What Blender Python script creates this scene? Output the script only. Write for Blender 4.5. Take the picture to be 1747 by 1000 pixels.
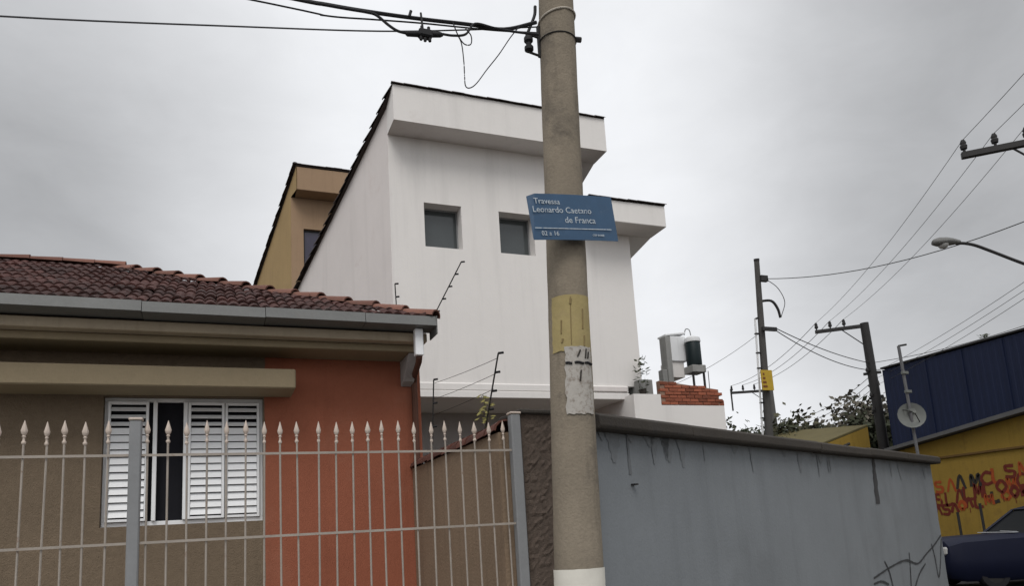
import bpy, bmesh, math, random
from mathutils import Vector, Matrix
R = math.radians
random.seed(7)
for o in list(bpy.data.objects): bpy.data.objects.remove(o)
scn = bpy.context.scene
COL = scn.collection

# ------------------------------------------------------------------ camera
cd = bpy.data.cameras.new('camera'); cam = bpy.data.objects.new('camera', cd); COL.objects.link(cam)
cd.sensor_fit = 'HORIZONTAL'; cd.sensor_width = 36.0
cd.lens = 36.0 * 1290 / 1747
cd.shift_y = 190 / 1747.0
cd.clip_start = 0.05; cd.clip_end = 3000
S_, H_ = 0.06, 227 / 1290.0
up = Vector((S_, 1, -H_)); up.normalize(); up = -up                 # in (right, down, forward)
Ay = Vector((358 - 873.5, 227 - S_ * (358 - 873.5), 1290)).normalized()
Ax = Ay.cross(up)
rows = (Ax, Ay, up)                                                  # world axes seen from the lens
right = Vector([r[0] for r in rows]); down = Vector([r[1] for r in rows]); fwd = Vector([r[2] for r in rows])
m = Matrix.Identity(4)
for i in range(3):
    m[i][0] = right[i]; m[i][1] = -down[i]; m[i][2] = -fwd[i]
m[2][3] = 1.6
cam.matrix_world = m
scn.camera = cam

# ------------------------------------------------------------------ sky, sun, exposure
SUN_EL, SUN_AZ = R(52), R(205)          # azimuth clockwise from +Y: behind the camera, a little to the left
w = bpy.data.worlds.new('World'); scn.world = w; w.use_nodes = True
nt = w.node_tree; nt.nodes.clear()
def N(t, kind, **kw):
    n = t.nodes.new(kind)
    for k, v in kw.items():
        if k in n.inputs: n.inputs[k].default_value = v
        else: setattr(n, k, v)
    return n
def mth(t, op, a, b=None, c=None, clamp=False):
    n = t.nodes.new('ShaderNodeMath'); n.operation = op; n.use_clamp = clamp
    for i, v in enumerate((a, b, c)):
        if v is None: continue
        if isinstance(v, (int, float)): n.inputs[i].default_value = v
        else: t.links.new(v, n.inputs[i])
    return n.outputs[0]
def vdot(t, a, v):
    n = t.nodes.new('ShaderNodeVectorMath'); n.operation = 'DOT_PRODUCT'
    t.links.new(a, n.inputs[0]); n.inputs[1].default_value = v
    return n.outputs['Value']
L = nt.links.new
sky = N(nt, 'ShaderNodeTexSky', sky_type='NISHITA', sun_disc=False)
sky.sun_elevation = SUN_EL; sky.sun_rotation = SUN_AZ; sky.dust_density = 4.0
b1 = N(nt, 'ShaderNodeBackground', Strength=0.06); L(sky.outputs[0], b1.inputs[0])
tc = N(nt, 'ShaderNodeTexCoord'); dirv = tc.outputs['Generated']
mp = N(nt, 'ShaderNodeMapping'); mp.inputs['Scale'].default_value = (1, 1, 2.0); L(dirv, mp.inputs[0])
n1 = N(nt, 'ShaderNodeTexNoise', Scale=2.1, Detail=6.0, Roughness=0.55, Distortion=0.35); L(mp.outputs[0], n1.inputs['Vector'])
n2 = N(nt, 'ShaderNodeTexNoise', Scale=5.5, Detail=5.0, Roughness=0.6, Distortion=0.5); L(mp.outputs[0], n2.inputs['Vector'])
def lobe(px, py, c0, c1):                # a bank of darker cloud, soft edged, centred on one direction of the sky
    v = (right * (px - 873.5) + down * (py - 690) + fwd * 1290).normalized()
    d = vdot(nt, dirv, v)
    r = N(nt, 'ShaderNodeMapRange', interpolation_type='SMOOTHSTEP'); L(d, r.inputs[0])
    r.inputs[1].default_value = math.cos(R(c0)); r.inputs[2].default_value = math.cos(R(c1))
    r.inputs[3].default_value = 0; r.inputs[4].default_value = 1
    return r.outputs[0]
SKYB = 0.735
d1 = lobe(-260, 330, 30, 4); d2 = lobe(2080, 120, 33, 8); d3 = lobe(20, 400, 11, 0)
val = mth(nt, 'ADD', SKYB, mth(nt, 'MULTIPLY', mth(nt, 'SUBTRACT', n1.outputs[0], 0.5), 0.26))
val = mth(nt, 'ADD', val, mth(nt, 'MULTIPLY', mth(nt, 'SUBTRACT', n2.outputs[0], 0.5), 0.11))
val = mth(nt, 'SUBTRACT', val, mth(nt, 'MULTIPLY', d1, 0.31))
val = mth(nt, 'SUBTRACT', val, mth(nt, 'MULTIPLY', d2, 0.36))
val = mth(nt, 'SUBTRACT', val, mth(nt, 'MULTIPLY', d3, 0.10))
val = mth(nt, 'MAXIMUM', val, 0.12)
cc = N(nt, 'ShaderNodeCombineColor')
L(mth(nt, 'MULTIPLY', val, 0.985), cc.inputs[0]); L(val, cc.inputs[1]); L(mth(nt, 'MULTIPLY', val, 1.03), cc.inputs[2])
b2 = N(nt, 'ShaderNodeBackground', Strength=1.0); L(cc.outputs[0], b2.inputs[0])
mx = N(nt, 'ShaderNodeMixShader'); mx.inputs[0].default_value = 0.96
L(b1.outputs[0], mx.inputs[1]); L(b2.outputs[0], mx.inputs[2])
wo = N(nt, 'ShaderNodeOutputWorld'); L(mx.outputs[0], wo.inputs[0])

sd = bpy.data.lights.new('sun', 'SUN'); sd.energy = 1.2; sd.angle = R(30); sd.color = (1, 0.965, 0.92)
sun = bpy.data.objects.new('sun', sd); COL.objects.link(sun)
sv = Vector((math.sin(SUN_AZ) * math.cos(SUN_EL), math.cos(SUN_AZ) * math.cos(SUN_EL), math.sin(SUN_EL)))
sun.rotation_euler = sv.to_track_quat('Z', 'Y').to_euler()
scn.view_settings.view_transform = 'Standard'; scn.view_settings.look = 'None'
scn.view_settings.gamma = 1.0; scn.view_settings.exposure = 0.35
scn.view_settings.use_curve_mapping = False

# ------------------------------------------------------------------ materials
MATS = {}
def mat(name, col, rough=0.85, var=0.25, scale=1.5, fine=0.12, bump=0.25, bscale=40, streak=0.0, sscale=5, spec=0.3, metal=0.0,
        dirt=None, rnd=0.0, trans=None):
    """painted or raw surface: broad patches, fine grain, rain streaks, fine relief"""
    if name in MATS: return MATS[name]
    M = bpy.data.materials.new(name); M.use_nodes = True; t = M.node_tree; t.nodes.clear(); L = t.links.new
    out = N(t, 'ShaderNodeOutputMaterial'); p = N(t, 'ShaderNodeBsdfPrincipled'); L(p.outputs[0], out.inputs[0])
    p.inputs['Roughness'].default_value = rough; p.inputs['Metallic'].default_value = metal
    p.inputs['Specular IOR Level'].default_value = spec
    g = N(t, 'ShaderNodeNewGeometry'); pos = g.outputs['Position']
    a = N(t, 'ShaderNodeTexNoise', Scale=scale, Detail=6.0, Roughness=0.62); L(pos, a.inputs['Vector'])
    f = N(t, 'ShaderNodeTexNoise', Scale=scale * 14, Detail=4.0, Roughness=0.7); L(pos, f.inputs['Vector'])
    k = mth(t, 'ADD', 1.0, mth(t, 'MULTIPLY', mth(t, 'SUBTRACT', a.outputs[0], 0.5), 2 * var))
    k = mth(t, 'ADD', k, mth(t, 'MULTIPLY', mth(t, 'SUBTRACT', f.outputs[0], 0.5), 2 * fine))
    if streak:
        mp = N(t, 'ShaderNodeMapping'); mp.inputs['Scale'].default_value = (sscale, sscale, 0.07 * sscale); L(pos, mp.inputs[0])
        s = N(t, 'ShaderNodeTexNoise', Scale=1.6, Detail=5.0, Roughness=0.65); L(mp.outputs[0], s.inputs['Vector'])
        sr = N(t, 'ShaderNodeMapRange'); L(s.outputs[0], sr.inputs[0])
        sr.inputs[1].default_value = 0.52; sr.inputs[2].default_value = 0.78; sr.inputs[3].default_value = 0; sr.inputs[4].default_value = streak
        k = mth(t, 'MULTIPLY', k, mth(t, 'SUBTRACT', 1.0, sr.outputs[0]))
    if rnd:
        oi = N(t, 'ShaderNodeObjectInfo')
        k = mth(t, 'MULTIPLY', k, mth(t, 'ADD', 1 - rnd, mth(t, 'MULTIPLY', oi.outputs['Random'], 2 * rnd)))
    rgb = N(t, 'ShaderNodeRGB'); rgb.outputs[0].default_value = (*col, 1)
    vm = N(t, 'ShaderNodeVectorMath', operation='SCALE'); L(rgb.outputs[0], vm.inputs[0]); L(k, vm.inputs['Scale'])
    colour = vm.outputs[0]
    if dirt:
        dc, lo, hi, dscale = dirt
        dn = N(t, 'ShaderNodeTexNoise', Scale=dscale, Detail=8.0, Roughness=0.72); L(pos, dn.inputs['Vector'])
        dr = N(t, 'ShaderNodeMapRange'); L(dn.outputs[0], dr.inputs[0])
        dr.inputs[1].default_value = lo; dr.inputs[2].default_value = hi
        mix = N(t, 'ShaderNodeMix', data_type='RGBA'); L(dr.outputs[0], mix.inputs[0]); L(colour, mix.inputs[6])
        mix.inputs[7].default_value = (*dc, 1); colour = mix.outputs[2]
    L(colour, p.inputs['Base Color'])
    if bump:
        bn = N(t, 'ShaderNodeTexNoise', Scale=bscale, Detail=4.0, Roughness=0.6); L(pos, bn.inputs['Vector'])
        b = N(t, 'ShaderNodeBump', Strength=bump, Distance=0.012); L(bn.outputs[0], b.inputs['Height']); L(b.outputs[0], p.inputs['Normal'])
    if trans: p.inputs['Transmission Weight'].default_value = trans
    MATS[name] = M
    return M

asphalt = mat('asphalt', (0.055, 0.055, 0.057), 0.9, .2, .6, .3, .5, 90)
pave = mat('pavement_concrete', (0.30, 0.29, 0.27), 0.9, .25, 1, .15, .3, 60)
white_pl = mat('white_plaster', (0.70, 0.678, 0.655), 0.9, .06, .5, .03, .15, 30, streak=.12, sscale=1.5, dirt=((.52, .47, .43), .63, .9, .8))
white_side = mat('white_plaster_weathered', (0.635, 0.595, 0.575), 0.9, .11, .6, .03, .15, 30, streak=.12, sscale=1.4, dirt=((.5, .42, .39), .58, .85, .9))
brown_pl = mat('brown_plaster', (0.30, 0.205, 0.13), 0.9, .12, .8, .04, .15, 45, streak=.15)
brown_side = mat('ochre_plaster', (0.31, 0.215, 0.10), 0.9, .15, .8, .04, .15, 45, streak=.25)
tan_pl = mat('tan_textured_render', (0.165, 0.125, 0.086), 0.95, .18, 1.2, .22, .9, 75, streak=.12)
orange_pl = mat('brick_orange_paint', (0.275, 0.092, 0.052), 0.9, .2, .9, .10, .45, 60, streak=.2, sscale=2.5, dirt=((.30, .125, .080), .54, .84, 1.1))
beige_pl = mat('beige_wall_render', (0.215, 0.155, 0.105), 0.95, .25, 1.3, .12, .6, 40, streak=.25, dirt=((.12, .09, .065), .58, .8, 1.7))
cream = mat('cream_concrete', (0.36, 0.30, 0.22), 0.9, .2, 1.5, .1, .25, 50, streak=.2)
hood_m = mat('hood_concrete', (0.235, 0.19, 0.122), 0.9, .2, 1.2, .1, .3, 50)
galv = mat('galvanised_gutter', (0.125, 0.128, 0.124), 0.6, .3, 2.5, .15, .08, 30, spec=.4, dirt=((.13, .12, .11), .55, .8, 3))
clay = mat('clay_tile', (0.060, 0.0245, 0.0205), 0.9, .35, 5, .25, .4, 60, rnd=.42, dirt=((.045, .038, .036), .50, .74, 4))
clay_cap = mat('clay_cap_tile', (0.17, 0.082, 0.062), 0.9, .3, 6, .2, .4, 60, rnd=.25, dirt=((.09, .07, .055), .55, .8, 7))
old_tile = mat('weathered_dark_tile', (0.055, 0.045, 0.042), 0.9, .3, 5, .2, .4, 60, rnd=.4)
red_tile = mat('weathered_red_coping', (0.085, 0.035, 0.026), 0.9, .3, 6, .2, .4, 60, rnd=.35)
white_metal = mat('white_painted_steel', (0.80, 0.81, 0.82), 0.45, .08, 4, .03, .05, 40, spec=.5)
grey_metal = mat('grey_painted_steel', (0.20, 0.205, 0.21), 0.6, .2, 4, .1, .1, 40, spec=.4)
fence_m = mat('cream_painted_iron', (0.30, 0.265, 0.23), 0.6, .3, 6, .15, .15, 60, spec=.35, dirt=((.16, .075, .035), .60, .75, 14))
finial_m = mat('pale_painted_iron', (0.50, 0.42, 0.36), 0.6, .2, 9, .15, .1, 60, spec=.35)
black = mat('black_rubber', (0.012, 0.012, 0.014), 0.7, .2, 4, 0, 0)
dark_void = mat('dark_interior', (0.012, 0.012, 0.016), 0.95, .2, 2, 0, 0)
glass_dk = mat('dark_window_glass', (0.050, 0.058, 0.060), 0.10, .3, 1.6, .05, .02, 6, spec=.5)
glass_bl = mat('blue_dark_glass', (0.035, 0.030, 0.055), 0.25, .3, 2, 0, 0, spec=.5)
grey_paint = mat('grey_wall_paint', (0.182, 0.197, 0.210), 0.85, .17, .8, .05, .3, 35, streak=.16, sscale=1.5, dirt=((.13, .14, .148), .52, .85, .7))
coping_m = mat('stained_concrete_coping', (0.046, 0.040, 0.034), 0.95, .35, 2.5, .25, .6, 50, dirt=((.04, .036, .033), .48, .7, 5))
rough_m = mat('pebbledash', (0.105, 0.080, 0.064), 0.95, .25, 2, .5, 1.0, 90)
pole_m = mat('pole_concrete', (0.215, 0.183, 0.14), 0.95, .3, 2.4, .2, .5, 55, streak=.45, dirt=((.11, .095, .078), .54, .74, 2.6))
far_pole_m = mat('far_pole_concrete', (0.085, 0.082, 0.078), 0.95, .2, 2.2, .16, .3, 60, streak=.2)
iron_dk = mat('dark_iron', (0.022, 0.021, 0.021), 0.6, .3, 5, .1, .1, 40)
sign_blue = mat('blue_enamel', (0.015, 0.060, 0.128), 0.42, .22, 9, .12, .05, 40, spec=.5, dirt=((.06, .10, .17), .55, .85, 14))
sign_white = mat('worn_white_lettering', (0.46, 0.51, 0.55), 0.6, .25, 30, .3, 0, dirt=((.12, .18, .28), .52, .66, 55))
yellow_paper = mat('faded_yellow_paper', (0.31, 0.25, 0.115), 0.9, .25, 7, .12, .3, 30, dirt=((.30, .24, .12), .52, .72, 9))
white_paper = mat('torn_white_paper', (0.37, 0.35, 0.32), 0.9, .2, 8, .12, .35, 40, dirt=((.24, .21, .18), .50, .62, 22))
paper2 = mat('pale_notice_paper', (0.60, 0.58, 0.52), 0.9, .1, 6, .06, .1, 40)
brick_m = mat('raw_red_brick', (0.25, 0.080, 0.045), 0.9, .25, 6, .2, .5, 60, rnd=.3, dirt=((.16, .06, .04), .55, .75, 8))
mortar = mat('mortar', (0.24, 0.15, 0.11), 0.95, .2, 6, .2, .4, 60)
blue_sheet = mat('navy_metal_sheet', (0.0065, 0.012, 0.037), 0.6, .3, .8, .08, .1, 10, spec=.25)
yellow_pl = mat('yellow_plaster', (0.265, 0.172, 0.032), 0.9, .2, .9, .08, .3, 40, streak=.25, dirt=((.16, .10, .03), .56, .8, 1.3))
olive_roof = mat('olive_roof', (0.105, 0.088, 0.038), 0.9, .3, 1.5, .1, .2, 30)
fibre = mat('grey_fibre_roof', (0.10, 0.10, 0.10), 0.9, .3, 2, .15, .3, 40)
red_paint = mat('red_paint_letters', (0.125, 0.020, 0.012), 0.8, .3, 8, .2, 0)
black_paint = mat('black_paint_letters', (0.030, 0.026, 0.022), 0.8, .3, 8, .2, 0)
graff = mat('black_spray_paint', (0.045, 0.047, 0.050), 0.8, .3, 10, .2, 0)
grey_conc = mat('grey_block_concrete', (0.26, 0.26, 0.25), 0.95, .2, 2, .15, .4, 40, streak=.3)
gar_grey = mat('grey_recess_render', (0.33, 0.31, 0.30), 0.95, .2, 1, .15, .4, 40)
tank_dk = mat('dark_teal_tank', (0.004, 0.012, 0.014), 0.5, .2, 2, .05, 0)
white_tank = mat('white_tank', (0.68, 0.69, 0.70), 0.6, .1, 2, .05, .1, 30, streak=.15)
bark = mat('bark', (0.06, 0.045, 0.032), 0.95, .3, 6, .2, .8, 30)
leaf1 = mat('leaf_dark', (0.042, 0.048, 0.028), 0.8, .35, 3, .3, 0)
leaf2 = mat('leaf_olive', (0.075, 0.072, 0.042), 0.8, .35, 3, .3, 0)
leaf3 = mat('leaf_greybrown', (0.105, 0.095, 0.075), 0.85, .35, 3, .3, 0)
car_paint = mat('navy_car_paint', (0.0045, 0.0065, 0.021), 0.5, .15, 2, .05, 0, spec=.22)
car_glass = mat('car_glass', (0.007, 0.008, 0.009), 0.45, 0, 1, 0, 0, spec=.05)
chrome = mat('dull_chrome', (0.55, 0.56, 0.57), 0.3, 0, 1, 0, 0, metal=.9)
lamp_grey = mat('lamp_housing', (0.14, 0.14, 0.135), 0.6, .2, 3, .1, 0)
lamp_glass = mat('lamp_lens', (0.35, 0.35, 0.34), 0.3, .1, 3, 0, 0)
dish_m = mat('dish_grey', (0.14, 0.147, 0.138), 0.7, .25, 4, .15, 0)
yel_sign = mat('yellow_plate', (0.42, 0.28, 0.03), 0.7, .25, 6, .1, 0)

# ------------------------------------------------------------------ mesh helpers
class MB:
    def __init__(s): s.v = []; s.f = []
    def add(s, vs, fs):
        b = len(s.v); s.v += [tuple(v) for v in vs]; s.f += [tuple(i + b for i in f) for f in fs]; return s
    def box(s, x0, x1, y0, y1, z0, z1):
        vs = [(x, y, z) for z in (z0, z1) for y in (y0, y1) for x in (x0, x1)]
        return s.add(vs, [(0, 2, 3, 1), (4, 5, 7, 6), (0, 1, 5, 4), (1, 3, 7, 5), (3, 2, 6, 7), (2, 0, 4, 6)])
    def obox(s, c, u, size, z0, z1):            # box centred on c, long axis along unit vector u, in plan
        u = Vector((u[0], u[1])).normalized(); n = Vector((-u.y, u.x)); c = Vector((c[0], c[1]))
        vs = []
        for z in (z0, z1):
            for b in (-1, 1):
                for a in (-1, 1):
                    p = c + u * a * size[0] / 2 + n * b * size[1] / 2; vs.append((p.x, p.y, z))
        return s.add(vs, [(0, 2, 3, 1), (4, 5, 7, 6), (0, 1, 5, 4), (1, 3, 7, 5), (3, 2, 6, 7), (2, 0, 4, 6)])
    def prism(s, poly, ext):                    # polygon (3-D points) swept along the vector ext
        n = len(poly); e = Vector(ext); a = [Vector(p) for p in poly]; b = [p + e for p in a]
        return s.add(a + b, [tuple(range(n))[::-1], tuple(range(n, 2 * n))] + [(i, (i + 1) % n, n + (i + 1) % n, n + i) for i in range(n)])
    def tube(s, pts, r, seg=8, cap=True):
        pts = [Vector(p) for p in pts]; n = len(pts); rs = r if isinstance(r, (list, tuple)) else [r] * n
        base = len(s.v); ref = None
        for i, p in enumerate(pts):
            d = (pts[min(i + 1, n - 1)] - pts[max(i - 1, 0)]).normalized()
            if ref is None:
                ref = Vector((0, 0, 1)) if abs(d.z) < .9 else Vector((1, 0, 0))
            u = d.cross(ref); u = u.normalized() if u.length > 1e-6 else d.orthogonal().normalized()
            v = d.cross(u).normalized(); ref = -v if False else v.cross(d) * 0 + ref
            for k in range(seg):
                a = 2 * math.pi * k / seg; s.v.append(tuple(p + (u * math.cos(a) + v * math.sin(a)) * rs[i]))
        for i in range(n - 1):
            for k in range(seg):
                a = base + i * seg + k; b = base + i * seg + (k + 1) % seg
                s.f.append((a, b, b + seg, a + seg))
        if cap:
            s.f.append(tuple(base + k for k in range(seg))[::-1]); s.f.append(tuple(base + (n - 1) * seg + k for k in range(seg)))
        return s
    def lathe(s, prof, c=(0, 0, 0), seg=12):    # (radius, z) profile about a vertical axis at c
        pts = [(c[0], c[1], c[2] + z) for r, z in prof]
        b = len(s.v)
        for (r, z) in prof:
            for k in range(seg):
                a = 2 * math.pi * k / seg; s.v.append((c[0] + r * math.cos(a), c[1] + r * math.sin(a), c[2] + z))
        for i in range(len(prof) - 1):
            for k in range(seg):
                p = b + i * seg + k; q = b + i * seg + (k + 1) % seg; s.f.append((p, q, q + seg, p + seg))
        s.f.append(tuple(b + k for k in range(seg))[::-1]); s.f.append(tuple(b + (len(prof) - 1) * seg + k for k in range(seg)))
        return s
    def mesh(s, name, material, bevel=0.0, smooth=False, off=(0, 0, 0)):
        me = bpy.data.meshes.new(name)
        o = Vector(off); me.from_pydata([tuple(Vector(v) - o) for v in s.v], [], s.f); me.update()
        bm = bmesh.new(); bm.from_mesh(me)
        bmesh.ops.recalc_face_normals(bm, faces=bm.faces)
        if bevel:
            es = [e for e in bm.edges if len(e.link_faces) == 2 and e.calc_face_angle(0) > R(35)]
            bmesh.ops.bevel(bm, geom=es, offset=bevel, segments=1, affect='EDGES')
        if smooth:
            for f in bm.faces: f.smooth = True
            for e in bm.edges:
                if len(e.link_faces) == 2 and e.calc_face_angle(0) > R(40): e.smooth = False
        bm.to_mesh(me); bm.free(); me.materials.append(material)
        return me
    def build(s, name, material, parent=None, bevel=0.0, smooth=False, local=False, label=None):
        off = (0, 0, 0) if (parent is None or local) else world_loc(parent)
        return link(name, s.mesh(name, material, bevel, smooth, off), parent, label)
def world_loc(o):
    v = Vector((0, 0, 0))
    while o: v = v + Vector(o.location); o = o.parent
    return v
def link(name, me, parent=None, label=None, loc=None, rot=None):
    o = bpy.data.objects.new(name, me); COL.objects.link(o); o.parent = parent
    if label: o['label'] = label
    if loc is not None: o.location = loc
    if rot is not None: o.rotation_euler = rot
    return o
def tag(o, label, cat, group=None):
    o['label'] = label; o['category'] = cat
    if group: o['group'] = group
    return o
def thing(name, label, cat, loc=(0, 0, 0), rz=0, group=None):
    o = bpy.data.objects.new(name, None); COL.objects.link(o); o.location = loc; o.rotation_euler = (0, 0, rz)
    o.empty_display_size = .2
    return tag(o, label, cat, group)
def struct(o): o['kind'] = 'structure'; return o
def stuff(o): o['kind'] = 'stuff'; return o
def smooth_path(pts, n=6):                      # Catmull-Rom through the points
    P = [Vector(p) for p in pts]; P = [P[0] * 2 - P[1]] + P + [P[-1] * 2 - P[-2]]; out = []
    for i in range(1, len(P) - 2):
        for k in range(n):
            t = k / n; a, b, c, d = P[i - 1], P[i], P[i + 1], P[i + 2]
            out.append(.5 * ((2 * b) + (c - a) * t + (2 * a - 5 * b + 4 * c - d) * t * t + (3 * b - a - 3 * c + d) * t ** 3))
    out.append(P[-2]); return out
def wire(name, label, p0, p1, sag, r, cat='wire', group=None, m=black, n=18):
    p0, p1 = Vector(p0), Vector(p1)
    pts = [p0.lerp(p1, i / n) - Vector((0, 0, sag * 4 * (i / n) * (1 - i / n))) for i in range(n + 1)]
    return tag(MB().tube(pts, r, 5).build(name, m), label, cat, group)
def wall_holes(x0, x1, z0, z1, y, holes, depth):  # front skin of a wall in the plane y with reveals
    mb = MB(); xs = sorted({x0, x1, *[h[0] for h in holes], *[h[1] for h in holes]}); zs = sorted({z0, z1, *[h[2] for h in holes], *[h[3] for h in holes]})
    for i in range(len(xs) - 1):
        for j in range(len(zs) - 1):
            cx, cz = (xs[i] + xs[i + 1]) / 2, (zs[j] + zs[j + 1]) / 2
            if any(h[0] < cx < h[1] and h[2] < cz < h[3] for h in holes): continue
            mb.add([(xs[i], y, zs[j]), (xs[i + 1], y, zs[j]), (xs[i + 1], y, zs[j + 1]), (xs[i], y, zs[j + 1])], [(0, 1, 2, 3)])
    for a, b, c, d in holes:
        e = y + depth
        mb.add([(a, y, c), (b, y, c), (b, y, d), (a, y, d), (a, e, c), (b, e, c), (b, e, d), (a, e, d)], [(0, 4, 5, 1), (1, 5, 6, 2), (2, 6, 7, 3), (3, 7, 4, 0)])
    return mb
def text_mesh(body, size, material, extrude=0.001):
    cu = bpy.data.curves.new('lettering', 'FONT'); cu.body = body; cu.size = size; cu.extrude = extrude; cu.resolution_u = 3
    o = bpy.data.objects.new('lettering', cu); COL.objects.link(o)
    dg = bpy.context.evaluated_depsgraph_get(); dg.update()
    me = bpy.data.meshes.new_from_object(o.evaluated_get(dg)); me.materials.clear(); me.materials.append(material)
    bpy.data.objects.remove(o); return me

# ------------------------------------------------------------------ ground, road, pavements
struct(MB().add([(-300, -300, -.02), (400, -300, -.02), (400, 500, -.02), (-300, 500, -.02)], [(0, 1, 2, 3)]).build('ground', mat('earth', (.12, .10, .075), .95)))
struct(MB().add([(-80, -6, -.004), (60, -6, -.004), (60, 3.45, -.004), (-80, 3.45, -.004)], [(0, 1, 2, 3)]).build('road', asphalt))
struct(MB().add([(12.9, 3.45, -.006), (19, 3.45, -.006), (19, 18, -.006), (44, 60, -.006), (38, 64, -.006), (12.9, 18, -.006)], [(0, 1, 2, 3, 4, 5)]).build('side_road', asphalt))
struct(MB().box(-40, 12.4, 3.6, 5.45, -.1, .12).build('pavement', pave))
struct(MB().box(-40, 12.5, 3.45, 3.595, -.1, .14).build('kerb', mat('kerb_stone', (.25, .25, .24)), bevel=.015))
struct(MB().box(19.0, 19.9, 4, 17.6, -.1, .13).build('far_pavement', pave, bevel=.01))
struct(MB().box(-40, 2.1, 5.75, 8.48, -.1, .16).build('front_yard', pave))

# ------------------------------------------------------------------ orange and tan house
HY = 8.5
house = thing('bungalow', 'low house with tan and orange walls, red tiled roof and slatted white window', 'house', (0, HY, 0))
WX0, WX1, WZ0, WZ1 = -1.015, 0.525, 1.93, 3.255
wall_holes(-9, 0.57, 0, 3.74, HY, [(WX0, WX1, WZ0, WZ1)], .16).build('wall', tan_pl, house, label='tan textured wall around the window')
ow = MB(); rw = random.Random(2); nw = 70; vs = []
for i in range(nw + 1):
    z = 3.74 * i / nw; e = .54 + .006 * math.sin(z * 5.3) + rw.uniform(-.004, .004)
    vs += [(e, HY - .004, z), (2.285, HY - .004, z)]
ow.add(vs, [(2 * i, 2 * i + 1, 2 * i + 3, 2 * i + 2) for i in range(nw)])
ow.add([(2.285, HY - .004, 0), (2.285, 14.5, 0), (2.285, 14.5, 3.74), (2.285, HY - .004, 3.74)], [(0, 1, 2, 3)])
ow.build('wall', orange_pl, house, label='brick orange painted wall at the corner')
MB().box(-9, 2.285, 14.4, 14.5, 0, 3.7).build('back_wall', tan_pl, house)
# eave slab, step, gutter, downspout, console
MB().box(-9, 2.22, 7.88, 9.2, 3.785, 3.885).build('eave_slab', cream, house, bevel=.008)
MB().box(-9, 2.19, 8.02, 9.2, 3.705, 3.783).build('eave_beam', hood_m, house, bevel=.008)
gx = -9.0; gm = None
for i in range(6):
    x1 = [-6.2, -3.4, -.62, .5, 1.5, 2.27][i]
    mb = MB(); prof = [(7.66, 4.02), (7.63, 3.91), (7.65, 3.905), (7.93, 3.905), (7.93, 4.02), (7.915, 4.02), (7.915, 3.915), (7.655, 3.915), (7.675, 4.02)]
    dz = random.uniform(-.006, .006)
    mb.prism([(gx, y, z + dz) for y, z in prof], (x1 - gx - .006, 0, 0)); mb.build('gutter', galv, house); gx = x1
MB().box(2.264, 2.275, 7.64, 7.93, 3.82, 4.02).build('gutter_end', galv, house)
ds = MB().box(2.05, 2.14, 7.74, 7.83, 3.60, 3.90).build('downspout', white_metal, house, bevel=.008)
MB().tube([(2.10, 7.79, 3.60), (2.11, 7.86, 3.55), (2.18, 8.35, 3.50), (2.20, 8.44, 3.44), (2.20, 8.445, 1.0)], .035, 8).build('elbow_pipe', mat('rust_brown_pipe', (.10, .045, .03)), ds, smooth=True)
MB().prism([(2.05, 8.05, 3.70), (2.05, HY - .014, 3.70), (2.05, HY - .014, 3.40), (2.05, 8.36, 3.44)], (.13, 0, 0)).build('console', gar_grey, house, bevel=.008)
MB().box(-9, .82, 8.0, HY, 3.262, 3.468).build('window_hood', hood_m, house, bevel=.012)
# window
win = MB().box(WX0, WX1, HY + .10, HY + .145, WZ0, WZ0 + .045).box(WX0, WX1, HY + .10, HY + .145, WZ1 - .04, WZ1)
for x in (WX0, WX1 - .035): win.box(x, x + .035, HY + .102, HY + .143, WZ0 + .045, WZ1 - .04)
win = win.build('window', white_metal, house, bevel=.004)
MB().box(WX0, WX1, HY + .03, HY + .20, WZ0 - .05, WZ0 - .002).build('sill', white_metal, win, bevel=.006)
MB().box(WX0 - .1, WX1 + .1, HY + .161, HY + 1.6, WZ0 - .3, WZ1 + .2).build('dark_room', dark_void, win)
leafs = [(-.98, -.60, .055), (-.225, .135, .055), (.140, .49, .07)]
for a, b, yy in leafs:
    fr = MB()
    for x in (a, b - .028): fr.box(x, x + .028, HY + yy, HY + yy + .03, WZ0 + .048, WZ1 - .045)
    fr.box(a + .028, b - .028, HY + yy + .002, HY + yy + .028, WZ0 + .048, WZ0 + .075).box(a + .028, b - .028, HY + yy + .002, HY + yy + .028, WZ1 - .075, WZ1 - .045)
    fr.build('shutter', white_metal, house, bevel=.003)
for x in (-.56, -.27):
    MB().box(x, x + .04, HY + .06, HY + .10, WZ0 + .046, WZ1 - .042).build('mullion', white_metal, house, bevel=.004)
zs0, zs1 = WZ0 + .085, WZ1 - .085; nrow = 15; step = (zs1 - zs0) / nrow
shutters = [o for o in house.children if o.name.startswith('shutter')]
for (a, b, yy), sh in zip(leafs, shutters):
    for r in range(nrow):
        t = R(-20 if r < 12 else -48); h = step * (.93 if r < 12 else .80); wd = b - a - .06
        mb = MB().box(-wd / 2, wd / 2, -.003, .003, -h / 2, h / 2)
        me = bpy.data.meshes.get('slat_%.3f_%d' % (wd, r < 12)) or mb.mesh('slat_%.3f_%d' % (wd, r < 12), white_metal)
        link('slat', me, sh, loc=((a + b) / 2, HY + yy + .014 - HY, zs0 + (r + .5) * step), rot=(t + random.uniform(-.04, .04), 0, 0))
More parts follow.
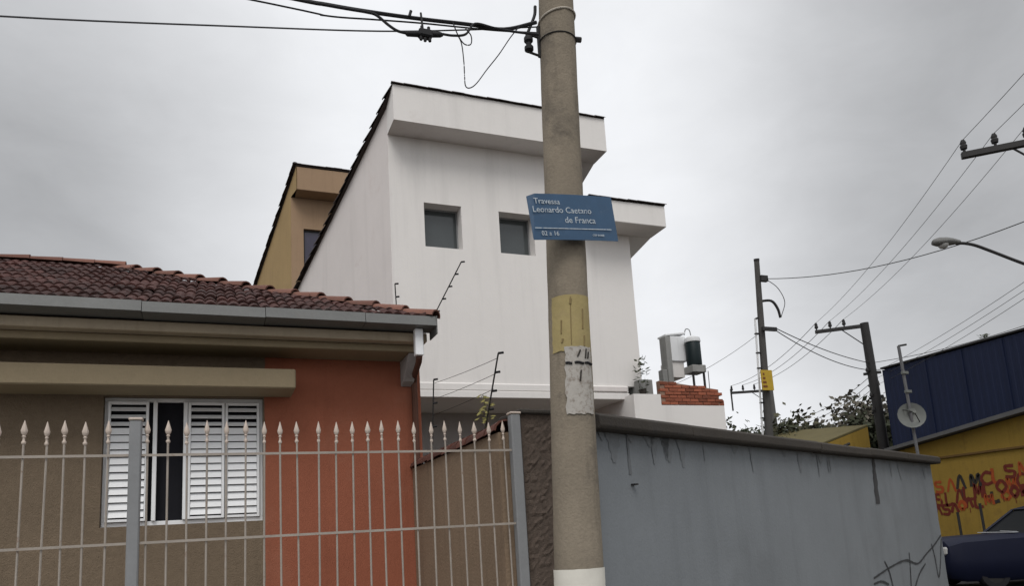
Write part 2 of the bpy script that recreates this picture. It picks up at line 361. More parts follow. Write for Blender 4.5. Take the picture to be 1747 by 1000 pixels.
# tiled hip roof
EY, EZ, SL, CX = 7.70, 4.005, 0.450, 2.28
RT = 3.50; RY, RZ = EY + RT, EZ + SL * RT
ang = math.atan(SL); slope_len = RT / math.cos(ang)
def tile_mesh(name, wdt=.205, ln=.42, hgt=.027, m=clay):
    mb = MB(); nx = 9; prof = []
    for i in range(nx):
        u = i / (nx - 1); prof.append((-wdt / 2 + u * wdt, hgt * abs(math.sin(u * 2 * math.pi)) ** .8))
    vs = []
    for y, dz in ((0, .022), (ln, 0)):
        vs += [(x, y, z + dz) for x, z in prof]
    vs += [(x, 0, z - .002) for x, z in prof]
    fs = [(i, i + 1, nx + i + 1, nx + i) for i in range(nx - 1)] + [(2 * nx + i, 2 * nx + i + 1, i + 1, i) for i in range(nx - 1)]
    mb.add(vs, fs); return mb.mesh(name, m, smooth=False)
TM = tile_mesh('roof_tile_shape')
rows_n = 11; rstep = slope_len / rows_n
for r in range(rows_n):
    s = r * rstep; y = EY + s * math.cos(ang); z = EZ + s * math.sin(ang); xr = CX - (y - EY) - .10
    x = -4.0 + (.0 if r % 2 == 0 else .0)
    while x < xr - .02:
        if not (x < -3.2 and r > 7):
            link('roof_tile', TM, house, loc=(x + random.uniform(-.008, .008), y - HY + random.uniform(-.015, .015), z + random.uniform(-.003, .007)),
                 rot=(ang + random.uniform(-.02, .02), random.uniform(-.02, .02), random.uniform(-.025, .025)))
        x += .207
mb = MB().add([(-9, EY, EZ - .02), (CX, EY, EZ - .02), (CX - RT, RY, RZ - .02), (-9, RY, RZ - .02), (CX, 14.7, EZ - .02), (-9, 14.7, EZ - .02)],
              [(0, 1, 2, 3), (1, 4, 2), (3, 2, 4, 5)])
mb.build('roof_deck', mat('roof_underlay', (.06, .032, .026)), house)
mb = MB(); tm = TM
for c in range(24):                                                   # hidden right slope and the rest of the front one
    for r in range(9):
        yy = 8.1 + c * .26; s = r * .42
        lim = min(yy - EY, 14.7 - yy)
        if s + .3 > lim: continue
        for f in tm.polygons: pass
        M4 = Matrix.Translation((CX - s, yy, EZ + s * SL)) @ Matrix.Rotation(R(90), 4, 'Z') @ Matrix.Rotation(ang, 4, 'X')
        mb.add([M4 @ v.co for v in tm.vertices], [tuple(f.vertices) for f in tm.polygons])
stuff(mb.build('roof_tile_field', clay, house))
def cap_mesh(name, ln, r0, r1, m):
    mb = MB(); seg = 7; vs = []
    for y, r in ((0, r0), (ln, r1)):
        vs += [(r * math.cos(math.pi * k / seg), y, r * .8 * math.sin(math.pi * k / seg)) for k in range(seg + 1)]
    n = seg + 1
    vs += [((r0 - .02) * math.cos(math.pi * k / seg), 0, (r0 - .02) * .8 * math.sin(math.pi * k / seg)) for k in range(n)]
    fs = [(k, k + 1, n + k + 1, n + k) for k in range(seg)] + [(2 * n + k, 2 * n + k + 1, k + 1, k) for k in range(seg)]
    return mb.add(vs, fs).mesh(name, m, smooth=True)
CAP = cap_mesh('ridge_cap_shape', .43, .100, .066, clay_cap)
hipdir = Vector((-1, 1, SL)); hl = hipdir.length * RT; hipdir.normalize(); n = 13
for i in range(n):
    p = Vector((CX, EY, EZ + .012)) + hipdir * (i * hl / n)
    q = Vector((-1, 1, 0)).to_track_quat('Y', 'Z').to_euler()
    link('hip_cap', CAP, house, loc=(p.x, p.y - HY, p.z + random.uniform(0, .012)), rot=(math.atan(SL / math.sqrt(2)) - .05 + random.uniform(-.03, .03), 0, R(45) + random.uniform(-.04, .04)))
for i in range(14):
    link('ridge_cap', CAP, house, loc=(CX - RT + .1 - i * .38, RY - HY, RZ + .02 + random.uniform(0, .01)), rot=(random.uniform(0, .05), 0, R(90)))
link('corner_cap', cap_mesh('corner_cap_shape', .26, .10, .10, clay), house, loc=(CX - .06, EY + .04 - HY, EZ + .02), rot=(-.25, 0, R(50)))

# ------------------------------------------------------------------ iron fence
FY = 5.6
fence = thing('iron_fence', 'cream iron bar fence with spear tips in front of the house', 'fence', (0, FY, 0))
def bar_m():
    return MB().tube([(0, 0, .42), (0, 0, 2.40)], .0072, 6).mesh('fence_bar_shape', fence_m, smooth=True)
BAR = bar_m()
spear = MB()
spear.lathe([(.008, 2.36), (.016, 2.368), (.016, 2.378), (.009, 2.386), (.008, 2.405), (.015, 2.412), (.009, 2.42), (.020, 2.435), (.024, 2.452), (.013, 2.485), (.002, 2.52)], seg=8)
spear.v = [(x * .82, y * .82, z) for x, y, z in spear.v]
SP = spear.mesh('spear_tip_shape', finial_m, smooth=True)
x0 = .470 - 22 * .1226
for i in range(37):
    x = x0 + i * .1226
    if abs(x - 2.27) < .05 or abs(x + .47) < .05 or x > 2.2: continue
    dz = random.uniform(-.008, .008)
    lean = random.uniform(-.007, .007)
    b = link('bar', BAR, fence, loc=(x + random.uniform(-.004, .004), 0, dz), rot=(random.uniform(-.002, .002), lean, random.uniform(0, 6)))
    st_ = link('spear_tip', SP, b, loc=(0, 0, 2.44 * (1 - (q_ := random.uniform(.97, 1.012)))), rot=(random.uniform(-.0015, .0015), random.uniform(-.0015, .0015), 0)); st_.scale = (random.uniform(.88, 1.1),) * 2 + (q_,)
for zr in (2.285, 1.705, .62):
    MB().box(-3.2, -.505, FY - .016, FY - .010, zr - .0085, zr + .0085).box(-.435, 2.235, FY - .016, FY - .010, zr - .0085, zr + .0085).build('rail', fence_m, fence)
for xp, wd, zt, nm in ((-.47, .075, 2.52, 'narrow'), (2.275, .082, 2.575, 'corner')):
    p = MB().box(xp - wd / 2, xp + wd / 2, FY - wd / 2, FY + wd / 2, 0, zt).build('post', grey_metal, fence, bevel=.008)
    MB().box(xp - wd / 2 - .006, xp + wd / 2 + .006, FY - wd / 2 - .006, FY + wd / 2 + .006, zt + .001, zt + .018).build('post_cap', finial_m, p, bevel=.005)
MB().box(-9, 2.22, FY - .09, FY + .09, 0, .42).build('base_wall', tan_pl, fence, bevel=.01)

# ------------------------------------------------------------------ beige side wall with tiled coping
bw = thing('side_wall', 'beige rendered garden wall running back from fence post to orange house', 'wall', (2.25, 7, 0))
MB().box(2.155, 2.33, 5.66, HY - .016, 0, 2.44).build('wall_face', beige_pl, bw)
CP = cap_mesh('coping_tile_shape', .30, .125, .115, red_tile)
for i in range(11):
    link('coping_tile', CP, bw, loc=(-.01, 5.66 + i * .26 - 7, 2.44 + random.uniform(0, .012)), rot=(random.uniform(-.03, .03), random.uniform(-.05, .05), random.uniform(-.04, .04)))

# ------------------------------------------------------------------ pebbledash pier and long grey wall
PX0, PX1 = 2.345, 3.02
pier = thing('wall_pier', 'dark pebbledash pier between the fence post and the utility pole', 'pier', (2.7, 5.8, 0))
mb = MB(); gx_, gz_ = 26, 96
vs = []; rr = random.Random(3)
for j in range(gz_ + 1):
    for i in range(gx_ + 1):
        e = 0 if i in (0, gx_) else rr.choice((0, 0, .006, .014, .02)) * rr.random()
        u = i / gx_
        vs.append((PX0 + u * (PX1 - PX0), 5.63 + u * .09 - e, j / gz_ * 2.585))
mb.add(vs, [(j * (gx_ + 1) + i, j * (gx_ + 1) + i + 1, (j + 1) * (gx_ + 1) + i + 1, (j + 1) * (gx_ + 1) + i) for j in range(gz_) for i in range(gx_)])
stuff(mb.build('pebbledash_face', rough_m, pier, smooth=False))
MB().prism([(PX0, 5.632, 0), (PX1, 5.722, 0), (PX1, 6.0, 0), (PX0, 6.0, 0)], (0, 0, 2.583)).build('pier_core', rough_m, pier)
MB().prism([(PX0 - .03, 5.58, 2.586), (PX1 + .03, 5.67, 2.586), (PX1 + .03, 6.05, 2.586), (PX0 - .03, 6.05, 2.586)], (0, 0, .035)).build('pier_cap', coping_m, pier, bevel=.008)

W0 = Vector((3.03, 5.80)); W1 = Vector((12.42, 10.20)); WU = (W1 - W0).normalized(); WN = Vector((WU.y, -WU.x)); WL = (W1 - W0).length
gw = thing('long_wall', 'long blue-grey painted wall with dark stained coping behind the pole', 'wall', (W0.x, W0.y, 0), math.atan2(WU.y, WU.x))
# local frame: x along the wall, -y towards the street
mb = MB(); nx = 60; vs = []; 
for zi in range(13):
    for i in range(nx + 1):
        vs.append((WL * i / nx, random.uniform(-.004, .004), 2.47 * zi / 12))
mb.add(vs, [(z * (nx + 1) + i, z * (nx + 1) + i + 1, (z + 1) * (nx + 1) + i + 1, (z + 1) * (nx + 1) + i) for z in range(12) for i in range(nx)])
mb.build('wall_face', grey_paint, gw, local=True, smooth=True)
MB().box(0.001, WL, .008, .20, 0, 2.468).build('wall_core', grey_paint, gw, local=True)
xx = 0; 
while xx < WL:                                                        # coping cast in lengths, not quite in line
    ln = min(random.uniform(1.5, 1.9), WL + .16 - xx)
    if WL - (xx + ln) < .5: ln = WL + .16 - xx
    o = MB().prism([(xx, -.13, 2.472), (xx, -.15, 2.50), (xx, -.145, 2.585), (xx, -.10, 2.612), (xx, .25, 2.612), (xx, .28, 2.53), (xx, .27, 2.472)], (ln - .008, 0, 0)).build('coping', coping_m, gw, bevel=.006, local=True)
    o.location.z = random.uniform(-.008, .006); o.location.y = random.uniform(-.01, .01); xx += ln
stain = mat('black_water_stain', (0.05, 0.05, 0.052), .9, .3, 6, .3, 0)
def streaky(x0, x1, z0, z1, w0, w1, m):          # ragged streak for dirty water, and for coping shade put into colour
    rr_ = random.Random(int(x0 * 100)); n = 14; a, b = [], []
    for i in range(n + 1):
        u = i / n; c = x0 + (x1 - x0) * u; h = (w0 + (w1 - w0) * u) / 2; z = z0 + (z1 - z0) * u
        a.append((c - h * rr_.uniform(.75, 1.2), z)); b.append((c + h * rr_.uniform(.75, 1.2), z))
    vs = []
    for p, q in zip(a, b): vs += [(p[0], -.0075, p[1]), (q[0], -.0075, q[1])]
    MB().add(vs, [(2 * i, 2 * i + 1, 2 * i + 3, 2 * i + 2) for i in range(n)]).build('stain_shade_streak', m, gw, local=True)
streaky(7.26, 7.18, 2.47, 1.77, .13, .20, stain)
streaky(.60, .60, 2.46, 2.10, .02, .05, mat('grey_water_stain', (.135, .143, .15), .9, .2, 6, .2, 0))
shade_drip_m = mat('coping_shade_drip', (.158, .169, .178), .9, .3, 5, .2, 0); rd = random.Random(77)
for k in range(24):  # drips below the coping, their darker colour also painting in its shadow
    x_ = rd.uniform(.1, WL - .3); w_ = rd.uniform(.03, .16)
    streaky(x_, x_ + rd.uniform(-.03, .03), 2.471, 2.471 - rd.uniform(.05, .32), w_ * 1.6, w_ * .3, shade_drip_m)
MB().box(.60, .65, -.05, .0, 2.0, 2.015).build('hook', iron_dk, gw, local=True)
def spray(pts, r=.016):
    P = smooth_path([(x, 0, z) for x, z in pts], 8); mb = MB(); vs = []; rr_ = random.Random(len(pts))
    for i, p in enumerate(P):
        d = (P[min(i + 1, len(P) - 1)] - P[max(i - 1, 0)]).normalized(); nrm = Vector((d.z, 0, -d.x)); q = r * rr_.uniform(.75, 1.2)
        vs += [(p.x + nrm.x * q, -.010, p.z + nrm.z * q), (p.x - nrm.x * q, -.010, p.z - nrm.z * q)]
    mb.add(vs, [(2 * i, 2 * i + 1, 2 * i + 3, 2 * i + 2) for i in range(len(P) - 1)])
    mb.build('graffiti', graff, gw, local=True)
spray([(6.55, .70), (7.39, .81), (8.14, .86), (8.72, .77), (9.29, .90), (9.78, 1.01), (10.33, 1.17)])
spray([(8.35, .97), (8.31, .77), (8.20, .41)]); spray([(9.66, 1.05), (9.75, .83), (9.81, .47), (10.05, .71), (10.33, 1.12)])
spray([(7.11, .91), (7.26, .75), (7.35, .48)]); spray([(8.37, .39), (8.73, .60), (9.14, .74)]); spray([(6.52, .62), (6.86, .63), (7.17, .56)])

# ------------------------------------------------------------------ utility pole on the pavement
PXB, PYB, LEAN = 2.342, 4.85, .0365
def pole_at(z): return Vector((PXB + LEAN * z, PYB, z))
def pole_r(z):
    ks = [(0, .195), (1.2, .174), (2.2, .162), (3.3, .150), (9.5, .128)]
    for (a, ra), (b, rb) in zip(ks, ks[1:]):
        if z <= b: return ra + (rb - ra) * (z - a) / (b - a)
    return .13
pole = thing('utility_pole', 'thick grey-brown concrete utility pole carrying the blue street sign', 'utility pole', (PXB, PYB, 0))
mb = MB(); vs = []; seg = 28; nz = 60; rr = random.Random(11)
for j in range(nz + 1):
    z = 9.5 * j / nz; c = pole_at(z); r = pole_r(z)
    for k in range(seg):
        a = 2 * math.pi * k / seg; e = rr.uniform(-.0022, .0022) + (.004 * math.sin(z * 2.1 + k) if k % 7 == 0 else 0)
        vs.append((c.x + (r + e) * math.cos(a), c.y + (r + e) * math.sin(a), z))
mb.add(vs, [(j * seg + k, j * seg + (k + 1) % seg, (j + 1) * seg + (k + 1) % seg, (j + 1) * seg + k) for j in range(nz) for k in range(seg)])
mb.f.append(tuple(nz * seg + k for k in range(seg)))
mb.build('shaft', pole_m, pole, smooth=True)
fdir = Vector((-.443, -.896)); rdir = Vector((.896, -.443))
def on_pole(th, z, e=.004):
    c = pole_at(z); d = fdir * math.cos(th) + rdir * math.sin(th); r = pole_r(z) + e
    return Vector((c.x + d.x * r, c.y + d.y * r, z))
def band(name, z, m, r=.008, tilt=0.0, parent=pole):
    pts = [on_pole(2 * math.pi * k / 28, z + tilt * math.sin(2 * math.pi * k / 28), .006) for k in range(29)]
    return MB().tube(pts, r, 6, cap=False).build(name, m, parent, smooth=True)
band('wire_band', 5.66, mat('pale_band', (.45, .41, .35)), .008, .03)
band('steel_band', 5.46, iron_dk, .005)
bb = on_pole(R(88), 5.47, .0); MB().tube([bb - Vector((.02, 0, 0)), bb + Vector((.045, -.01, 0))], .022, 6).build('bolt', iron_dk, pole)
# insulator rack on the street side of the pole
rk = on_pole(R(-78), 5.45, 0)
MB().box(rk.x - .02, rk.x + .02, rk.y - .012, rk.y + .012, 5.33, 5.60).tube([(rk.x - .01, rk.y, 5.34), (rk.x - .12, rk.y, 5.36)], .010, 6).tube([(rk.x - .01, rk.y, 5.50), (rk.x - .12, rk.y, 5.52)], .010, 6).build('rack', iron_dk, pole)
MB().lathe([(.02, 0), (.036, .012), (.036, .04), (.022, .055), (.022, .075), (.036, .09), (.036, .12), (.022, .14), (.022, .16)], (rk.x - .10, rk.y, 5.36), 12).build('insulator', black, pole, smooth=True)
MB().tube(smooth_path([(rk.x - .10, rk.y, 5.53), (rk.x - .07, rk.y, 5.60), (rk.x - .03, rk.y, 5.70), (rk.x - .02, rk.y, 5.78)]), [.013] * 19, 6).build('cable_tail', black, pole)
# papers pasted on the pole
def patch(name, label, th0, th1, z0, z1, m, e, torn=0.0, nt=14, nz=16, seed=1):
    rr = random.Random(seed); mb = MB(); vs = []
    for j in range(nz + 1):
        for i in range(nt + 1):
            th = th0 + (th1 - th0) * i / nt; z = z0 + (z1 - z0) * j / nz
            if torn:
                if i == 0: th += rr.uniform(-torn, torn)
                if i == nt: th -= rr.uniform(0, torn)
                if j == 0: z += rr.uniform(0, torn * .25)
                if j == nz: z -= rr.uniform(0, torn * .12)
            vs.append(on_pole(th, z, e + (rr.uniform(0, .003) if torn else 0)))
    mb.add(vs, [(j * (nt + 1) + i, j * (nt + 1) + i + 1, (j + 1) * (nt + 1) + i + 1, (j + 1) * (nt + 1) + i) for j in range(nz) for i in range(nt)])
    return tag(mb.build(name, m, smooth=True), label, 'poster')
patch('yellow_poster', 'faded yellow paper pasted on the pole below the street sign', R(-52), R(72), 2.885, 3.31, yellow_paper, .004, .04, seed=4)
patch('torn_notice', 'torn grey-white paper notice stuck below the yellow poster', R(-14), R(66), 2.42, 2.92, white_paper, .007, .05, seed=9)
patch('white_notice', 'clean off-white notice wrapped round the foot of the pole', R(-84), R(82), .98, 1.36, paper2, .005, .02, seed=5)
yp = bpy.data.objects['yellow_poster']; faded = mat('faded_brown_print', (.20, .15, .07), .9, .3, 20, .2, 0)
for a, z0, z1, r_ in ((4, 2.93, 3.29, .0035), (5, 3.235, 3.275, .009), (38, 3.05, 3.20, .006), (40, 2.92, 3.0, .007), (-22, 3.02, 3.12, .006), (-20, 2.95, 2.98, .008)):
    MB().tube([on_pole(R(a), z0, .006), on_pole(R(a + 1), (z0 + z1) / 2, .006), on_pole(R(a + 2), z1, .006)], r_, 5).build('printed_mark', faded, yp)
tie = thing('tie_wire', 'black wire tied across the torn white notice on the pole', 'wire', tuple(pole_at(2.80)))
for a, b in ((-12, 4), (10, 34), (38, 62)):
    MB().tube([on_pole(R(a + (b - a) * k / 5), 2.795 + .004 * math.sin(k), .013) for k in range(6)], .009, 6).build('strand', black, tie)
for k, (a, z0, z1) in enumerate(((18, 2.84, 2.89), (40, 2.83, 2.90), (48, 2.83, 2.88), (22, 2.66, 2.74))):
    MB().tube([on_pole(R(a), z0, .012), on_pole(R(a + (4 if k else 8)), z1, .012)], .006, 5).build('printed_mark', black_paint, bpy.data.objects['torn_notice'])

# street name sign
sg = thing('street_sign', 'blue enamel street name plate with white lettering on the pole', 'street sign', (2.449, 4.625, 3.872))
sg.rotation_euler = (0, R(-5.2), R(2))
def plate(w, h, y0, y1, mat_, name, bend=.012):
    mb = MB(); nx_ = 12; vs = []
    for y in (y0, y1):
        for j in (0, 1):
            for i in range(nx_ + 1):
                u = i / nx_ * 2 - 1; vs.append((u * w / 2, y + bend * u * u + (.014 if (i == 0 and j == 1) else 0), (j - .5) * h - (.016 if (i == 0 and j == 1) else 0)))
    n_ = nx_ + 1; fs = []
    for i in range(nx_):
        fs += [(i, i + 1, n_ + i + 1, n_ + i), (2 * n_ + i, 3 * n_ + i, 3 * n_ + i + 1, 2 * n_ + i + 1),
               (i, 2 * n_ + i, 2 * n_ + i + 1, i + 1), (n_ + i, n_ + i + 1, 3 * n_ + i + 1, 3 * n_ + i)]
    fs += [(0, n_, 3 * n_, 2 * n_), (nx_, 2 * n_ + nx_, 3 * n_ + nx_, n_ + nx_)]
    mb.add(vs, fs); return mb.build(name, mat_, sg, local=True)
plate(.705, .350, -.002, .002, sign_blue, 'plate')
for body, x, z, s in (('Travessa', -.315, .095, .060), ('Leonardo Caetano', -.335, .030, .064), ('de Franca', -.085, -.045, .066), ('02 a 16', -.29, -.145, .048), ('CEP 04000', .13, -.145, .022)):
    me = text_mesh(body, s, sign_white)
    o = link('lettering', me, sg, loc=(x, -.0035, z), rot=(R(90), 0, 0))
MB().box(-.335, .30, -.006, -.003, -.094, -.088).build('underline', sign_white, sg, local=True)
for z in (.11, -.11): MB().tube([(-.02, .004, z), (-.02, .06, z)], .008, 6).build('fixing', iron_dk, sg, local=True)

# cables on the left of the pole
def cable(name, label, pts, r, cat='cable', n=6, m=black):
    return tag(MB().tube(smooth_path(pts, n), r, 6).build(name, m, smooth=True), label, cat)
RKX = rk.x - .10
cable('power_cable', 'thick black upper power cable running left from the pole rack', [(RKX, 4.72, 5.50), (2.04, 4.75, 5.405), (1.76, 4.75, 5.385), (1.40, 4.75, 5.35), (1.055, 4.75, 5.325), (.73, 4.75, 5.312), (.2, 4.75, 5.31), (-3, 4.75, 5.35), (-9, 4.75, 5.6), (-16, 4.75, 6.0)], .014)
cable('power_cable', 'black cable looping from rack down along the splice box', [(RKX, 4.70, 5.38), (2.10, 4.71, 5.37), (1.95, 4.72, 5.375), (1.80, 4.73, 5.385), (1.72, 4.72, 5.275), (1.62, 4.71, 5.235), (1.526, 4.71, 5.229)], .009)
cable('power_cable', 'black cable rising left from the splice box to the bundle', [(1.262, 4.71, 5.179), (1.20, 4.71, 5.185), (1.14, 4.72, 5.225), (1.06, 4.735, 5.295), (.98, 4.737, 5.305), (.73, 4.737, 5.298), (.2, 4.737, 5.295), (-3, 4.737, 5.33), (-9, 4.737, 5.57), (-16, 4.737, 5.97)], .010)
cable('power_cable', 'thin twisted black cable bound under the upper power cable', [(RKX, 4.72, 5.41), (2.0, 4.765, 5.395), (1.7, 4.765, 5.36), (1.38, 4.765, 5.325), (1.05, 4.765, 5.28), (.7, 4.765, 5.235), (.33, 4.765, 5.245), (-3, 4.765, 5.28), (-9, 4.765, 5.52), (-16, 4.765, 5.9)], .006)
cable('service_wire', 'single slack grey wire crossing the sky to the left edge', [(RKX, 4.72, 5.46), (2.05, 4.80, 5.45), (1.758, 4.8, 5.375), (1.094, 4.8, 5.222), (.191, 4.8, 5.062), (-1.18, 4.8, 4.835), (-2.6, 4.8, 4.66), (-4.2, 4.8, 4.55), (-6.5, 4.8, 4.52), (-9, 4.8, 4.6), (-12, 4.8, 4.8), (-16, 4.8, 5.1)], .0055, m=mat('weathered_cable', (.07, .07, .075)))
cable('service_wire', 'thin wire dropping in a long loop below the splice box', [(2.15, 4.70, 5.42), (2.075, 4.72, 5.32), (1.98, 4.73, 5.17), (1.879, 4.74, 5.03), (1.79, 4.74, 4.90), (1.735, 4.74, 4.853), (1.703, 4.74, 4.865), (1.70, 4.74, 4.95), (1.70, 4.74, 5.06), (1.69, 4.74, 5.20), (1.66, 4.73, 5.26)], .0042)
cable('service_wire', 'small curled wire end hanging beside the splice box', [(1.62, 4.72, 5.36), (1.66, 4.72, 5.25), (1.705, 4.72, 5.19), (1.755, 4.72, 5.20), (1.76, 4.72, 5.27), (1.72, 4.72, 5.32)], .0045)
sp = thing('splice_box', 'black cable splice box hanging from the cables left of the pole', 'splice box', (1.40, 4.71, 5.20))
MB().lathe([(.012, -.14), (.02, -.13), (.022, -.05), (.022, .05), (.02, .12), (.012, .14)], seg=10).build('sleeve', black, sp, local=True, smooth=True).rotation_euler = (0, R(90 - 10), 0)
MB().box(-.045, .055, -.032, .032, -.03, .03).build('junction', black, sp, local=True, bevel=.01)
for x, z in ((-.03, -.045), (0, -.05), (.035, -.045), (-.02, .04), (.03, .04)):
    MB().lathe([(.009, -.016), (.012, -.012), (.012, .012), (.009, .016)], (x, -.01, z), 8).build('clamp_bolt', black, sp, local=True)
MB().tube([(-.01, 0, .03), (-.012, .03, .19)], .008, 6).build('hanger', black, sp, local=True)
MB().tube([(-.10, .03, .14), (-.085, .03, .19)], .012, 6).build('clip', black, sp, local=True)

# ------------------------------------------------------------------ white house
WY = 13.0; XL, XM, XR = 3.05, 6.90, 8.14; SK = R(10); ROOF = .288
wh = thing('white_house', 'tall white house with overhanging eaves and two small square windows', 'house', (XL, WY, 0))
def skx(y): return XL - math.tan(SK) * max(y - WY, 0)
ZS = 9.245
def roofz(y): return 9.96 - ROOF * (y - 12.45)
wins = [(3.705, 4.445, 7.068, 7.948), (5.22, 5.96, 7.068, 7.93)]
mb = wall_holes(XL, XM, 4.455, ZS, WY, wins, .30)
mb.build('front_wall', white_pl, wh)
MB().box(XM, XR, WY + .002, WY + .2, 4.45, 7.72).build('front_wall', white_pl, wh)
yb = 19.6
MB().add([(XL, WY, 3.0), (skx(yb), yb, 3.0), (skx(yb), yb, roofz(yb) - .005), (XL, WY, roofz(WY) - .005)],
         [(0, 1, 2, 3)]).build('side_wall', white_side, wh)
MB().add([(XM, WY, 7.6), (XM, yb, 7.6), (XM, yb, roofz(yb) - .03), (XM, WY, roofz(WY) - .03)], [(0, 1, 2, 3)]).build('side_wall', white_pl, wh)
MB().add([(XR, WY + .2, 4.2), (XR, yb, 4.2), (XR, yb, 7.0), (XR, WY + .2, 7.72)], [(0, 1, 2, 3)]).build('side_wall', white_pl, wh)
MB().add([(skx(yb), yb, 0), (XR, yb, 0), (XR, yb, 7.0), (XM, yb, 7.9), (skx(yb), yb, 7.9)], [(0, 1, 2, 3, 4)]).build('back_wall', white_pl, wh)
# eave boxes: fascia, soffit and top in one cast piece
MB().prism([(XL - .002, 12.45, ZS), (XL - .002, 12.45, 9.955), (XL - .002, 13.0, 9.955 - ROOF * .55), (XL - .002, 13.0, ZS)], (7.46 - XL, 0, 0)).build('eave', white_pl, wh)
MB().prism([(XM + .002, 13.002, ZS), (XM + .002, 13.002, 9.765), (XM + .002, 18.5, 9.765 - ROOF * 5.5), (XM + .002, 18.5, ZS - ROOF * 5.5)], (.555, 0, 0)).build('eave', white_pl, wh, bevel=.008)
MB().prism([(XM + .004, 12.40, 7.70), (XM + .004, 12.40, 8.16), (XM + .004, 13.0, 8.0), (XM + .004, 13.0, 7.70)], (8.68 - XM, 0, 0)).build('eave', white_pl, wh, bevel=.012)
MB().prism([(XR + .002, 13.002, 7.70), (XR + .002, 13.002, 7.998), (XR + .002, 18.5, 7.998 - .9), (XR + .002, 18.5, 6.8)], (.535, 0, 0)).build('eave', white_pl, wh, bevel=.008)
# roof decks
MB().prism([(skx(12.45), 12.45, roofz(12.45)), (7.46, 12.45, roofz(12.45)), (7.46, yb, roofz(yb)), (skx(yb), yb, roofz(yb))], (0, 0, .03)).build('roof_deck', old_tile, wh)
MB().prism([(XM, 12.40, 8.165), (8.68, 12.40, 8.165), (8.68, yb, 8.165 - .2 * 7.2), (XM, yb, 8.165 - .2 * 7.2)], (0, 0, .03)).build('roof_deck', old_tile, wh)
RK_ = cap_mesh('rake_tile_shape', .42, .098, .070, old_tile)
sl = math.atan(ROOF)
nr = 19
for i in range(nr):
    y = 12.45 + 6.9 * (i + 1.1) / nr
    link('rake_tile', RK_, wh, loc=(skx(y) - .03 - XL, y - WY, roofz(y) - .01 + random.uniform(0, .02)), rot=(sl - .035 + random.uniform(-.03, .03), 0, R(180) + SK + random.uniform(-.05, .05)))
FT = cap_mesh('front_tile_shape', .24, .042, .038, old_tile)
for i in range(19):
    link('ridge_tile', FT, wh, loc=(3.02 + i * .234 - XL, 12.44 - WY, 9.965 + random.uniform(-.004, .008)), rot=(random.uniform(-.02, .02), 0, R(-90)))
for i in range(8):
    link('ridge_tile', FT, wh, loc=(6.92 + i * .222 - XL, 12.39 - WY, 8.175 + random.uniform(-.004, .008)), rot=(random.uniform(-.02, .02), 0, R(-90)))
for a, b, c, d in wins:
    fr = MB().box(a, a + .03, WY + .255, WY + .295, c, d).box(b - .03, b, WY + .255, WY + .295, c, d)
    fr.box(a + .03, b - .03, WY + .257, WY + .293, c, c + .03).box(a + .03, b - .03, WY + .257, WY + .293, d - .03, d)
    f_ = fr.build('window', grey_metal, wh)
    MB().box(a + .03, b - .03, WY + .270, WY + .278, c + .03, d - .03).build('pane', glass_dk, f_)
# floor slab ledge, recess of the ground floor
MB().box(XL, 7.80, WY - .05, WY + 2.0, 4.17, 4.30).build('ledge', white_pl, wh, bevel=.01)
MB().box(XL, 7.795, WY - .035, WY + .3, 4.302, 4.452).build('ledge', white_pl, wh, bevel=.02)
MB().box(7.0, 7.75, WY - .06, WY - .037, 4.33, 4.43).build('vent_panel', white_side, wh, bevel=.006)
MB().box(XL, 8.0, WY + 1.6, WY + 1.8, 0, 4.168).build('recess_wall', gar_grey, wh)
MB().box(XL - .1, XL, WY + .2, WY + 1.6, 0, 4.168).build('recess_wall', gar_grey, wh)

# ------------------------------------------------------------------ brown house behind
BY = 21.5
bx0 = 2.11
br = thing('brown_house', 'ochre brown house with dark window rising behind the white house', 'house', (bx0, BY, 0))
SKB = R(11)
def skb(y): return bx0 - math.tan(SKB) * (y - BY)
def rz2(y): return 12.55 - .50 * (y - (BY - .55))
MB().add([(skb(BY), BY, 0), (skb(27), 27, 0), (skb(27), 27, rz2(27)), (skb(BY - .55), BY - .55, rz2(BY - .55) - .03), (skb(BY - .55), BY - .55, 11.80), (skb(BY), BY, 11.80)], [(0, 1, 2, 3, 4, 5)]).build('side_wall', brown_side, br)
wall_holes(bx0, 7, 0, 11.80, BY, [(2.46, 3.5, 9.7, 10.85)], .15).build('front_wall', brown_pl, br)
MB().prism([(bx0 + .12, BY - .55, 11.80), (bx0 + .12, BY - .55, 12.51), (bx0 + .12, BY, 12.2), (bx0 + .12, BY, 11.80)], (4.8, 0, 0)).build('eave', brown_pl, br, bevel=.012)
MB().prism([(skb(BY - .55), BY - .55, rz2(BY - .55)), (7, BY - .55, rz2(BY - .55)), (7, 27, rz2(27)), (skb(27), 27, rz2(27))], (0, 0, .04)).build('roof_deck', old_tile, br)
MB().add([(skb(27), 27, 0), (7, 27, 0), (7, 27, 9.7), (skb(27), 27, 9.7)], [(0, 1, 2, 3)]).build('back_wall', brown_side, br)
MB().add([(7, BY, 0), (7, 27, 0), (7, 27, 9.7), (7, BY, 12.1)], [(0, 1, 2, 3)]).build('side_wall', brown_side, br)
wb = MB().box(2.46, 2.50, BY + .09, BY + .14, 9.7, 10.85).box(2.95, 3.0, BY + .09, BY + .14, 9.7, 10.85).box(2.5, 3.5, BY + .092, BY + .138, 10.80, 10.85).build('window', iron_dk, br)
MB().box(2.50, 3.5, BY + .11, BY + .12, 9.7, 10.8).build('pane', glass_bl, wb)
for i in range(15):
    y = BY - .55 + 5.4 * (i + .95) / 15
    link('rake_tile', RK_, br, loc=(skb(y) - .02 - bx0, y - BY, rz2(y) + random.uniform(0, .02)), rot=(math.atan(.5) + .05, 0, R(180) + SKB + random.uniform(-.05, .05)))
